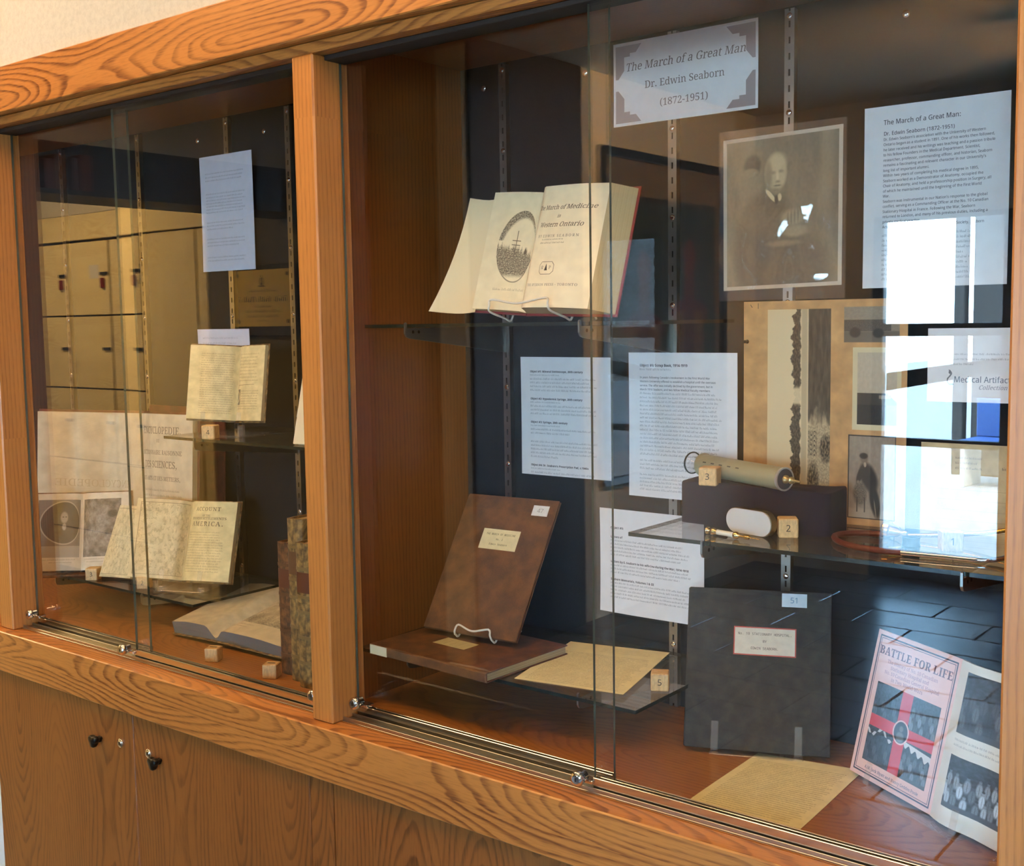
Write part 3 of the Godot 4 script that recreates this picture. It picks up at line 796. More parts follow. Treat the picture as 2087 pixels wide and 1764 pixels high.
# old leather volume standing upright, spine towards +z, base at y = 0, x centred
func standing_book(label: String, at: Vector3, yaw: float, w: float, h: float, d: float, leather: Material, title: Material, bands: Array):
	var t := thing("leather_book", label, "book", turned(at, yaw), "old leather volumes standing in a row")
	var s := Shape.new()
	var poly := PackedVector2Array([Vector2(-w / 2, -d), Vector2(-w / 2, -0.006)])
	for k in range(0, 9): poly.append(Vector2(-w / 2 * cos(PI * k / 8.0), -0.006 + 0.006 * sin(PI * k / 8.0)))
	poly.append(Vector2(w / 2, -d)); poly.append(Vector2(w / 2 - 0.003, -d)); poly.append(Vector2(w / 2 - 0.003, -0.008)); poly.append(Vector2(-w / 2 + 0.003, -0.008)); poly.append(Vector2(-w / 2 + 0.003, -d))
	s.xf = Transform3D(Basis(Vector3.RIGHT, Vector3.BACK, Vector3.UP), Vector3.ZERO)
	var pl := PackedVector2Array()
	for p in poly: pl.append(Vector2(p.x, p.y))
	s.prism(pl, 0.0, h)
	part("binding", s, leather, t)
	part("page_block", boxed(Vector3(-w / 2 + 0.0031, 0.004, -d + 0.006), Vector3(w / 2 - 0.0031, h - 0.005, -0.0082)), mats["page_edge"], t)
	for b in bands:
		var q := Shape.new(); var P := []
		for r in 2:
			var row := []
			for k in range(0, 9): row.append(Vector3(-w / 2 * cos(PI * k / 8.0) * 1.02, b + (0.003 if r else -0.003), -0.006 + 0.0078 * sin(PI * k / 8.0)))
			P.append(row)
		q.sheet(P, 0.001, Vector3.BACK); part("raised_band", q, leather, t)
	if title:
		var q := Shape.new(); var P := []
		for r in 2:
			var row := []
			for k in range(0, 9): row.append(Vector3(-w / 2 * cos(PI * k / 8.0) * 1.01, h * (0.80 if r else 0.66), -0.006 + 0.0068 * sin(PI * k / 8.0)))
			P.append(row)
		q.sheet(P, 0.0008, Vector3.BACK); part("title_patch", q, title, t)
func standard(parent: Node3D, x: float, y0: float, y1: float, screw0: float):
	# slotted steel channel: two flanks, bridges between the slots, and returns to the panel
	var s := Shape.new(); var zf := BACK + 0.0115; var hw := 0.0085
	for sg in [-1, 1]:
		s.box(V(x + (0.0017 if sg > 0 else -hw), y0, zf - 0.0014), V(x + (hw if sg > 0 else -0.0017), y1, zf))
		s.box(V(x + (hw - 0.0014 if sg > 0 else -hw), y0, BACK), V(x + (hw if sg > 0 else -hw + 0.0014), y1, zf - 0.0014))
	var first := screw0 - 0.0127
	var k := ceili((y0 - first) / 0.0254)
	while first + k * 0.0254 < y1:
		var yc := first + k * 0.0254
		var lo := yc + 0.0055; var hi := minf(yc + 0.0254 - 0.0055, y1)
		if hi > lo: s.box(V(x - 0.0017, lo, zf - 0.0014), V(x + 0.0017, hi, zf))
		k += 1
	var o := part("shelf_standard", s, mats["steel"], parent)
	var y := screw0
	while y - 0.1524 > y0: y -= 0.1524
	while y < y1:
		if y > y0:
			var q := Shape.new(); q.xf = Transform3D(Basis(Vector3.RIGHT, PI / 2), V(x, y, zf))
			q.lathe([Vector2(0.0001, 0.0022), Vector2(0.0026, 0.0021), Vector2(0.0044, 0.0014), Vector2(0.0052, 0.0)], 14)
			part("screw", q, mats["chrome"], o)
		y += 0.1524
func bracket(label: String, x: float, y: float, zf := -1.495):
	# blade arm under a glass shelf whose underside is at y
	var t := thing("shelf_bracket", label, "shelf bracket", Transform3D(Basis(), V(x, y, BACK)), "steel arms carrying the glass shelves")
	var L := zf - BACK
	var s := Shape.new()
	s.xf = Transform3D(Basis(Vector3.BACK, Vector3.UP, Vector3.LEFT), Vector3.ZERO)
	s.prism(PackedVector2Array([Vector2(0.0116, -0.052), Vector2(L - 0.012, -0.0195), Vector2(L - 0.004, -0.017), Vector2(L, -0.011), Vector2(L, 0.007), Vector2(L - 0.003, 0.009), Vector2(L - 0.005, 0.007), Vector2(L - 0.005, -0.001), Vector2(0.0116, -0.001)]), -0.0017, 0.0017)
	part("arm", s, mats["steel"], t)
	part("hook", boxed(Vector3(-0.0014, -0.05, 0.003), Vector3(0.0014, -0.02, 0.0118)), mats["steel"], t)
	for q in [0.02, 0.035]:
		var r := Shape.new(); r.xf = Transform3D(Basis(Vector3.FORWARD, PI / 2), Vector3(0.0017, -0.008, L - q)); r.lathe([Vector2(0.0001, 0.0006), Vector2(0.0028, 0.0005), Vector2(0.003, 0.0)], 12); part("rivet", r, mats["dark_steel"], t)
func glass_sheet(t: Node3D, lo: Vector3, hi: Vector3, ax: int, clear: Material, rim: Material):
	# broad faces are a clear pane; the cut edges are their own part
	var s := Shape.new(); s.box(lo, hi)
	var a := Shape.new(); var b := Shape.new()
	for f in 6:
		var d: Shape = a if f / 2 == ax else b
		var k := f * 4
		var m := d.v.size()
		for j in 4: d.v.append(s.v[k + j]); d.n.append(s.n[k + j]); d.t.append(s.t[k + j])
		d.i.append_array([m, m + 2, m + 1, m, m + 3, m + 2])
	part("pane", a, clear, t); part("polished_edge", b, rim, t)
func shelf(label: String, x0: float, x1: float, y: float, z0 := BACK + 0.0125, z1 := -1.508):
	var t := thing("glass_shelf", label, "glass shelf", Transform3D(), "glass shelves on steel brackets")
	glass_sheet(t, V(x0, y - 0.006, z0), V(x1, y, z1), 1, mats["shelf_glass"], mats["glass_rim"])
func lock(parent: Node3D, at: Vector3):
	# ratchet showcase lock: plated barrel towards the room with a keyhole
	var s := Shape.new(); s.xf = Transform3D(Basis(Vector3.RIGHT, PI / 2), at)
	s.lathe([Vector2(0.0085, -0.004), Vector2(0.0085, 0.006), Vector2(0.0085, 0.006), Vector2(0.0108, 0.007), Vector2(0.0112, 0.010), Vector2(0.0112, 0.015), Vector2(0.010, 0.0175), Vector2(0.0065, 0.0187), Vector2(0.0065, 0.0187), Vector2(0.0001, 0.0185)], 22)
	var o := part("lock", s, mats["chrome"], parent)
	part("keyhole", boxed(at + Vector3(-0.0007, -0.0028, 0.0182), at + Vector3(0.0007, 0.0028, 0.0192)), mats["black_ink"], o)
	part("catch_plate", boxed(at + Vector3(-0.007, -0.012, -0.022), at + Vector3(0.014, -0.006, -0.004), 0.001), mats["chrome"], o)
func sliding_door(parent: Node3D, x0: float, x1: float, z: float, locks: Array):
	var d := Node3D.new(); d.name = numbered(parent, "sliding_door"); parent.add_child(d, true)
	glass_sheet(d, V(x0, BED + 0.014, z - 0.0055), V(x1, 0.462, z), 2, mats["door_glass"], mats["glass_rim_light"])
	var s := Shape.new()     # plated shoe along the foot of the pane
	s.box(V(x0, BED + 0.003, z - 0.0085), V(x1, BED + 0.022, z - 0.0056), 0.0005); s.box(V(x0, BED + 0.003, z + 0.0001), V(x1, BED + 0.022, z + 0.003), 0.0005)
	part("shoe", s, mats["bright_alu"], d)
	for p in locks: lock(d, p)

func _ready():
	# ------------------------------------------------------------ camera
	var cam := Camera3D.new()
	cam.name = "camera"
	cam.transform = Transform3D(Basis(Vector3.UP, deg_to_rad(38.529)) * Basis(Vector3.RIGHT, deg_to_rad(-5.4381)) * Basis(Vector3.BACK, deg_to_rad(-0.8898)), V(0, 0, 0))
	cam.fov = rad_to_deg(2.0 * atan(882.0 / 2362.47)); cam.near = 0.02; cam.far = 60.0
	add_child(cam); cam.current = true
	# ------------------------------------------------------------ sky (seen only through the glazed door) and exposure
	var we := WorldEnvironment.new(); we.name = "environment"
	var env := Environment.new()
	env.background_mode = Environment.BG_SKY
	var sky := Sky.new(); var sm := ProceduralSkyMaterial.new()
	sm.sky_top_color = Color(0.56, 0.80, 1.0); sm.sky_horizon_color = Color(0.74, 0.90, 1.0)
	sm.ground_bottom_color = Color(0.70, 0.78, 0.82); sm.ground_horizon_color = Color(0.74, 0.90, 1.0)
	sm.sun_angle_max = 0.0; sm.energy_multiplier = 56.0
	sky.sky_material = sm; env.sky = sky
	env.tonemap_mode = Environment.TONE_MAPPER_LINEAR; env.tonemap_exposure = 1.0
	env.sdfgi_enabled = true; env.ssao_enabled = true; env.ssil_enabled = true
	we.environment = env; add_child(we)
	# ------------------------------------------------------------ sun on the pavement outside; the building stands between it and the room
	var sun := DirectionalLight3D.new(); sun.name = "sun"; sun.light_energy = 42.0; sun.light_color = Color(1.0, 0.97, 0.92); sun.light_angular_distance = 0.5
	sun.shadow_enabled = true; sun.rotation_degrees = Vector3(-62, 170, 0); add_child(sun)
	# ------------------------------------------------------------ ceiling lamps: glowing panel in a frame, with its light just below
	lamp("square ceiling light panel above the middle of the corridor", V(-1.15, 1.25, -0.62), Vector2(1.2, 0.6), 1.95)
	lamp("square ceiling light panel over the corridor before the lockers", V(-2.75, 1.25, -0.62), Vector2(1.2, 0.6), 2.6)
	lamp("square ceiling light panel close to the oak lockers", V(-6.1, 1.25, -0.1), Vector2(1.2, 0.6), 14.0, Color(1.0, 0.84, 0.62))
	spot("added white spotlight brightening the wall with the framed picture", V(-0.75, 1.10, 2.0), V(-3.37, 0.25, 2.5), 12.0)  # both spotlights are added, out of view, to brighten the side wall
	spot("added white spotlight brightening the wall above the framed picture", V(-0.75, 1.10, 2.9), V(-3.37, 0.75, 2.9), 9.0)
	lamp("square ceiling light panel beyond the end of the showcase", V(0.9, 1.25, -0.2), Vector2(1.2, 0.6), 1.2)
	materials()
	setting()
	showcase()
	sheets_on_panel()
	upper_shelf_things()
	middle_shelf_things()
	lower_things()
	left_bay_things()
	across_the_room()

func lamp(label: String, at: Vector3, size: Vector2, energy: float, tint := Color(1.0, 0.79, 0.54)):
	var t := thing("ceiling_light", label, "ceiling light", Transform3D(Basis(), at), "square ceiling light panels")
	var fm := mat("lamp_frame", Color(0.85, 0.85, 0.83), 0.5)
	for q in [[-1, 0], [1, 0], [0, -1], [0, 1]]:
		var c := Vector3(q[0] * (size.x / 2 + 0.015), -0.012, q[1] * (size.y / 2 + 0.015))
		var e := Vector3(0.015 if q[0] else size.x / 2 + 0.03, 0.012, 0.015 if q[1] else size.y / 2)
		part("frame_bar", boxed(c - e, c + e, 0.003), fm, t)
	var gm := mat("lamp_glow", Color(1, 0.95, 0.85), 0.6)
	gm.emission_enabled = true; gm.emission = Color(1.0, 0.82, 0.58); gm.emission_energy_multiplier = 2.0
	part("diffuser", boxed(Vector3(-size.x / 2, -0.012, -size.y / 2), Vector3(size.x / 2, -0.004, size.y / 2)), gm, t)
	var l := AreaLight3D.new(); l.name = "light"
	l.area_size = size; l.light_energy = energy; l.light_color = tint
	l.shadow_enabled = true; l.set("area_range", 30.0); l.set("area_attenuation", 2.0)
	l.rotation_degrees.x = -90; l.position.y = -0.016
	t.add_child(l)

func spot(label: String, at: Vector3, to: Vector3, energy: float):
	# added to brighten the side wall: short cylinder on a stem from the ceiling, its lens glowing, the beam just in front of it
	var t := thing("added_spotlight", label, "spotlight", Transform3D(Basis(), at), "added spotlights")
	var fm := mat("lamp_frame", Color(0.85, 0.85, 0.83), 0.5)
	var aim := Transform3D(Basis.looking_at(to - at, Vector3.UP), Vector3.ZERO)
	var s := Shape.new(); s.xf = aim * Transform3D(Basis(Vector3.RIGHT, -PI / 2), Vector3.ZERO)
	s.lathe([Vector2(0.0001, -0.08), Vector2(0.03, -0.08), Vector2(0.045, -0.06), Vector2(0.045, 0.07), Vector2(0.045, 0.07), Vector2(0.041, 0.07), Vector2(0.041, 0.05)], 22); part("housing", s, fm, t)
	var gm := mat("lens_glow", Color(1, 0.95, 0.85), 0.5)
	gm.emission_enabled = true; gm.emission = Color(1.0, 0.82, 0.58); gm.emission_energy_multiplier = 3.0
	s = Shape.new(); s.xf = aim * Transform3D(Basis(Vector3.RIGHT, -PI / 2), Vector3.ZERO); s.lathe([Vector2(0.041, 0.051), Vector2(0.0001, 0.056)], 22); part("lens", s, gm, t)
	part("stem", boxed(Vector3(-0.008, 0.04, -0.008), Vector3(0.008, 1.249 - at.y + EYE, 0.008), 0.002), fm, t)
	var l := SpotLight3D.new(); l.name = "light"; l.light_energy = energy; l.light_color = Color(1.0, 0.76, 0.48); l.light_size = 0.04
	l.spot_range = 30.0; l.spot_attenuation = 2.0; l.spot_angle = 38.0; l.spot_angle_attenuation = 0.6; l.shadow_enabled = true
	l.transform = aim * Transform3D(Basis(), Vector3(0, 0, -0.075))
	t.add_child(l)

func materials():
	ts = TextServerManager.get_primary_interface()
	for f in [["serif", "Droid Serif", 400], ["serifb", "Droid Serif", 700], ["sans", "Droid Sans", 400], ["sansb", "Droid Sans", 700], ["mono", "Droid Sans Mono", 400]]:
		var sf := SystemFont.new(); sf.font_names = PackedStringArray([f[1]]); sf.font_weight = f[2]
		fonts[f[0]] = sf.get_rids()[0]; mats["font_" + f[0]] = null
		set_meta("font_" + f[0], sf)
	var light := Color(0.72, 0.465, 0.22); var dark := Color(0.40, 0.215, 0.085)
	var a := oak(2048, 256, 3.2, 0.30, 3, light, dark, 0.11, 0.16, 0.68, 3.0)
	var b := oak(1024, 512, 1.3, 0.62, 11, Color(0.545, 0.325, 0.14), Color(0.36, 0.195, 0.072), 0.155, 0.20, 0.55)
	var c := oak(768, 256, 1.1, 0.30, 21, Color(0.55, 0.305, 0.115), Color(0.41, 0.205, 0.07), 0.4, 0.0, 0.5)
	for e in [["oak_rail", a, Vector3(1 / 3.2, 1 / 0.30, 1), 0.34], ["oak_door", b, Vector3(1 / 1.3, 1 / 0.62, 1), 0.38], ["oak_inner", c, Vector3(1 / 1.1, 1 / 0.30, 1), 0.36], ["oak_stile", oak(768, 192, 1.2, 0.2, 41, light, Color(0.55, 0.325, 0.14), 0.7, 0.0, 0.5), Vector3(1 / 1.2, 5.0, 1), 0.34]]:
		mat(e[0], Color.WHITE, e[3], 0.0, e[1], e[2])
	mat("oak_bed", Color.WHITE, 0.33, 0.0, oak(768, 256, 1.1, 0.42, 25, Color(0.66, 0.425, 0.195), Color(0.49, 0.285, 0.115), 0.21, 0.25, 0.5), Vector3(1 / 1.1, 1 / 0.42, 1))
	mat("oak_pale", Color(1.0, 0.97, 0.85), 0.5, 0.0, b, Vector3(1 / 1.3, 1 / 0.62, 1))
	mats["oak_pale"].albedo_texture = oak(512, 512, 1.3, 0.62, 31, Color(0.90, 0.86, 0.73), Color(0.79, 0.72, 0.55), 0.155, 0.20, 0.6)
	mat("maple", Color(0.86, 0.70, 0.47), 0.6, 0.0, mottled(128, 128, 5, 0.05, 0.12, 0.02), Vector3(12, 30, 1))
	mat("panel", Color(0.045, 0.043, 0.038), 0.9, 0.0, mottled(256, 256, 8, 0.3, 0.5, 0.25), Vector3(3, 3, 1))
	mat("wall_paint", Color(0.75, 0.725, 0.65), 0.85, 0.0, mottled(256, 256, 9, 0.15, 0.05, 0.02), Vector3(1.5, 1.5, 1))
	mat("wall_grey", Color(0.36, 0.33, 0.23), 0.85)
	mat("white_paint", Color(0.80, 0.79, 0.76), 0.7)
	mat("dark_wood", Color(0.085, 0.05, 0.03), 0.6)
	mat("chrome", Color(0.86, 0.86, 0.88), 0.08, 1.0); mat("steel", Color(0.62, 0.62, 0.60), 0.32, 1.0)
	mat("dark_steel", Color(0.2, 0.2, 0.2), 0.4, 1.0); mat("bright_alu", Color(0.85, 0.85, 0.84), 0.16, 1.0)
	mat("alu", Color(0.70, 0.69, 0.65), 0.30, 1.0); mat("brass", Color(0.78, 0.60, 0.28), 0.25, 1.0)
	mat("black_ink", Color(0.03, 0.03, 0.03), 0.6); mat("black_knob", Color(0.015, 0.015, 0.013), 0.35)
	mat("white_wire", Color(0.86, 0.83, 0.76), 0.4)
	pane("door_glass", Color(0.9, 0.95, 0.93), 0.0); pane("shelf_glass", Color(0.85, 0.93, 0.9), 0.03); pane("acrylic", Color(0.9, 0.9, 0.88), 0.08); pane("sleeve", Color(0.9, 0.9, 0.9), 0.03, 0.04)
	mat("glass_rim", Color(0.085, 0.12, 0.10), 0.15); mat("glass_rim_light", Color(0.30, 0.34, 0.30), 0.2)
	mat("page_edge", Color(0.78, 0.70, 0.52), 0.8, 0.0, stripes(Color(1, 1, 1), Color(0.80, 0.76, 0.70)), Vector3(0.5, 22, 1))
	mat("grey_edge", Color(0.50, 0.48, 0.45), 0.8, 0.0, stripes(Color(1, 1, 1), Color(0.76, 0.75, 0.74)), Vector3(0.5, 22, 1))
	mat("brown_cloth", Color(0.47, 0.295, 0.135), 0.62, 0.0, mottled(256, 256, 12, 0.02, 0.25, 0.05), Vector3(4, 4, 1))
	mat("black_cloth", Color(0.215, 0.20, 0.16), 0.75, 0.0, mottled(256, 256, 13, 0.03, 0.25, 0.06), Vector3(4, 4, 1))
	mat("red_cloth", Color(0.50, 0.10, 0.045), 0.6); mat("tan_leather", Color(0.64, 0.50, 0.27), 0.6, 0.0, mottled(256, 256, 14, 0.03, 0.5, 0.06), Vector3(6, 6, 1))
	mat("brown_leather", Color(0.50, 0.33, 0.17), 0.6, 0.0, mottled(256, 256, 15, 0.03, 0.5, 0.06), Vector3(6, 6, 1))
	mat("rust_board", Color(0.40, 0.14, 0.05), 0.7, 0.0, mottled(128, 128, 16, 0.03, 0.3, 0.05), Vector3(4, 4, 1))
	mat("title_red", Color(0.36, 0.17, 0.06), 0.55); mat("leaf_paper", Color(0.87, 0.80, 0.64), 0.8)
	var vel := mat("velvet", Color(0.075, 0.03, 0.10), 0.95); vel.rim_enabled = true; vel.rim = 0.7; vel.rim_tint = 0.8
	var ru := mat("rubber", Color(0.36, 0.13, 0.05), 0.45); ru.metallic_specular = 0.5
func stripes(a: Color, b: Color) -> ImageTexture:
	var im := Image.create(8, 128, false, Image.FORMAT_RGB8); rng.seed = 99
	for y in 128:
		var c := a.lerp(b, rng.randf())
		for x in 8: im.set_pixel(x, y, c)
	return ImageTexture.create_from_image(im)

func setting():
	var wp: Material = mats["wall_paint"]
	struct("ceiling", boxed(V(-8.4, 1.25, -2.0), V(2.7, 1.35, 4.2)), mat("ceiling_white", Color(0.78, 0.74, 0.63), 0.9))
	# case wall: above, left and right of the showcase
	struct("wall_front", boxed(V(-8.4, 0.5676, -1.95), V(2.7, 1.25, -1.345)), wp, "cream painted wall above the oak showcase")
	struct("wall_front_left", boxed(V(-8.4, -EYE, -1.95), V(-3.36, 0.5675, -1.345)), wp)
	struct("wall_front_right", boxed(V(-0.30, -EYE, -1.95), V(2.7, 0.5675, -1.345)), wp)
	struct("wall_behind_case", boxed(V(-3.36, -EYE, -1.95), V(-0.30, 0.5675, -1.80)), mats["dark_wood"])
	struct("wall_left", boxed(V(-8.4, -EYE, -1.345), V(-8.2, 1.25, 1.6)), wp)
	struct("wall_right", boxed(V(2.5, -EYE, -1.345), V(2.7, 1.25, 4.1)), wp)
	struct("wall_lockers", boxed(V(-8.2, -EYE, 1.45), V(-5.12, 1.25, 1.6)), wp)
	struct("wall_over_lockers", boxed(V(-8.2, 0.69, 1.10), V(-5.12, 1.25, 1.449)), wp)
	struct("wall_grey", boxed(V(-5.119, -EYE, 1.09), V(-3.52, 1.25, 1.6)), mats["wall_grey"])
	struct("wall_return", boxed(V(-3.519, -EYE, 1.09), V(-3.37, 1.25, 4.1)), wp)
	struct("dark_panel_2", boxed(V(-3.369, -EYE, 1.12), V(-3.345, 1.245, 1.97), 0.004), mats["dark_wood"], "tall dark panel standing in for a recess in the side wall")  # flat dark panel in place of a full-height recess
	# far wall with the glazed outside door
	struct("wall_far", boxed(V(-3.369, -EYE, 3.94), V(-2.62, 1.25, 4.1)), wp)
	struct("wall_far_right", boxed(V(-1.82, -EYE, 3.94), V(0.1, 1.25, 4.1)), wp)
	struct("wall_far_end", boxed(V(1.7, -EYE, 3.94), V(2.5, 1.25, 4.1)), wp)
	struct("wall_far_under", boxed(V(0.1, -EYE, 3.94), V(1.7, -0.3, 4.1)), wp)
	struct("wall_far_over", boxed(V(0.1, 0.8, 3.94), V(1.7, 1.25, 4.1)), wp)
	struct("wall_far_top", boxed(V(-2.62, 0.58, 3.94), V(-1.82, 1.25, 4.1)), wp)
	var fr := mat("door_frame", Color(0.03, 0.03, 0.035), 0.4)
	var win := Node3D.new(); win.name = "window_1"; add_child(win); win.set_meta("kind", "structure"); win.set_meta("label", "window in the wall of the glazed outside door")
	for q in [[0.1, -0.3, 0.14, 0.8], [1.66, -0.3, 1.7, 0.8], [0.88, -0.26, 0.92, 0.76], [0.14, -0.3, 1.66, -0.26], [0.14, 0.76, 1.66, 0.8]]: part("frame_bar", boxed(V(q[0], q[1], 3.97), V(q[2], q[3], 4.03), 0.003), fr, win)
	for q in [[0.14, 0.88], [0.92, 1.66]]:
		var wg := Shape.new(); wg.quad(V(q[1], -0.26, 4.0), V(q[0], -0.26, 4.0), V(q[0], 0.76, 4.0), V(q[1], 0.76, 4.0))
		part("pane", wg, mats["door_glass"], win)
	var door := Node3D.new(); door.name = "door_1"; add_child(door); door.set_meta("kind", "structure"); door.set_meta("label", "glazed outside door with dark bars and daylight behind")
	for q in [[-2.62, -EYE, -2.555, 0.58], [-1.885, -EYE, -1.82, 0.58]]: part("stile", boxed(V(q[0], q[1], 3.96), V(q[2], q[3], 4.02), 0.004), fr, door)
	for q in [[-1.549, -1.385], [-0.757, -0.711], [-0.115, -0.042], [0.55, 0.58]]: part("rail", boxed(V(-2.555, q[0], 3.965), V(-1.885, q[1], 4.015), 0.004), fr, door)
	var bar := Shape.new(); bar.prism(PackedVector2Array([Vector2(-2.555, -0.440 + EYE), Vector2(-1.885, -0.315 + EYE), Vector2(-1.885, -0.235 + EYE), Vector2(-2.555, -0.335 + EYE)]), 4.03, 4.05)
	part("slanted_bar", bar, fr, door)
	for q in [[-1.385, -0.757], [-0.711, -0.115], [-0.042, 0.55]]:
		var g := Shape.new(); g.quad(V(-1.885, q[0], 3.99), V(-2.555, q[0], 3.99), V(-2.555, q[1], 3.99), V(-1.885, q[1], 3.99))
		part("pane", g, mats["door_glass"], door)
	# outside
	struct("ground", boxed(V(-14, -EYE - 0.2, 4.1), V(10, -EYE - 0.02, 40)), mat("pavement", Color(0.86, 0.86, 0.84), 0.85))
	var og := thing("grey_pillar", "dark grey pillar standing outside beyond the glazed door", "pillar")
	part("rib", boxed(V(-3.72, -EYE - 0.02, 8.9), V(-3.62, 5.0, 9.05), 0.01), mat("grey_render", Color(0.10, 0.12, 0.125), 0.8), og)
	part("shaft", boxed(V(-3.54, -EYE - 0.02, 8.9), V(-2.0, 5.0, 9.5), 0.02), mats["grey_render"], og)
	var bb := thing("blue_bench", "blue plastic bench on white legs outside the glazed door", "bench", turned(V(-3.08, -EYE - 0.02, 8.2), 6))
	var bl := mat("blue_plastic", Color(0.10, 0.24, 0.46), 0.5)
	part("seat", boxed(Vector3(-0.28, 0.40, -0.2), Vector3(0.28, 0.44, 0.22), 0.01), bl, bb)
	part("backrest", boxed(Vector3(-0.28, 0.44, 0.19), Vector3(0.28, 0.80, 0.22), 0.01), bl, bb)
	for x in [-0.25, 0.25]: part("leg", boxed(Vector3(x - 0.02, 0, -0.18), Vector3(x + 0.02, 0.40, 0.2), 0.004), mats["white_paint"], bb)
	# floor: bed and slate tiles laid in running bond
	var fl := struct("floor", boxed(V(-8.4, -EYE - 0.1, -1.95), V(2.7, -EYE - 0.004, 4.1)), mat("grout", Color(0.012, 0.013, 0.014), 0.9))
	var slate := []
	for k in 4:
		var sl := mat("slate_%d" % k, Color(0.16, 0.19, 0.21) * (0.85 + 0.1 * k), 0.34 + 0.03 * k, 0.0, mottled(256, 128, 60 + k, 0.02, 0.5, 0.06), Vector3(1.6, 3.2, 1))
		sl.metallic_specular = 0.7; sl.clearcoat_enabled = true; sl.clearcoat = 1.0; sl.clearcoat_roughness = 0.24
		slate.append(sl)
	var tile := boxed(Vector3(-0.3000, -0.012, -0.1450), Vector3(0.3000, 0.0, 0.1450), 0.0025).mesh()
	rng.seed = 12
	var rest := Shape.new()
	for r in range(-15, 4):
		var z := 3.01 + r * 0.3
		for c in range(-11, 8):
			var x := -1.97 + 0.61 * c + (0.305 if posmod(r, 2) else 0.0)
			if x < -8.1 or x > 2.3 or z < -1.2 or (x < -3.75 and z > 0.95) or z > 3.95: continue
			if z > 0.4 and x < 0.8 and x > -3.8:
				var o := part("tile", tile, slate[rng.randi() % 4], fl)
				o.position = V(x, -EYE + rng.randf_range(0, 0.0008), z); o.rotation_degrees.x = rng.randf_range(-0.12, 0.12)
			else: rest.box(V(x - 0.3025, -EYE - 0.012, z - 0.1475), V(x + 0.3025, -EYE, z + 0.1475), 0.0025)
	var o := part("tile_field", rest, slate[1], fl); o.set_meta("kind", "stuff")

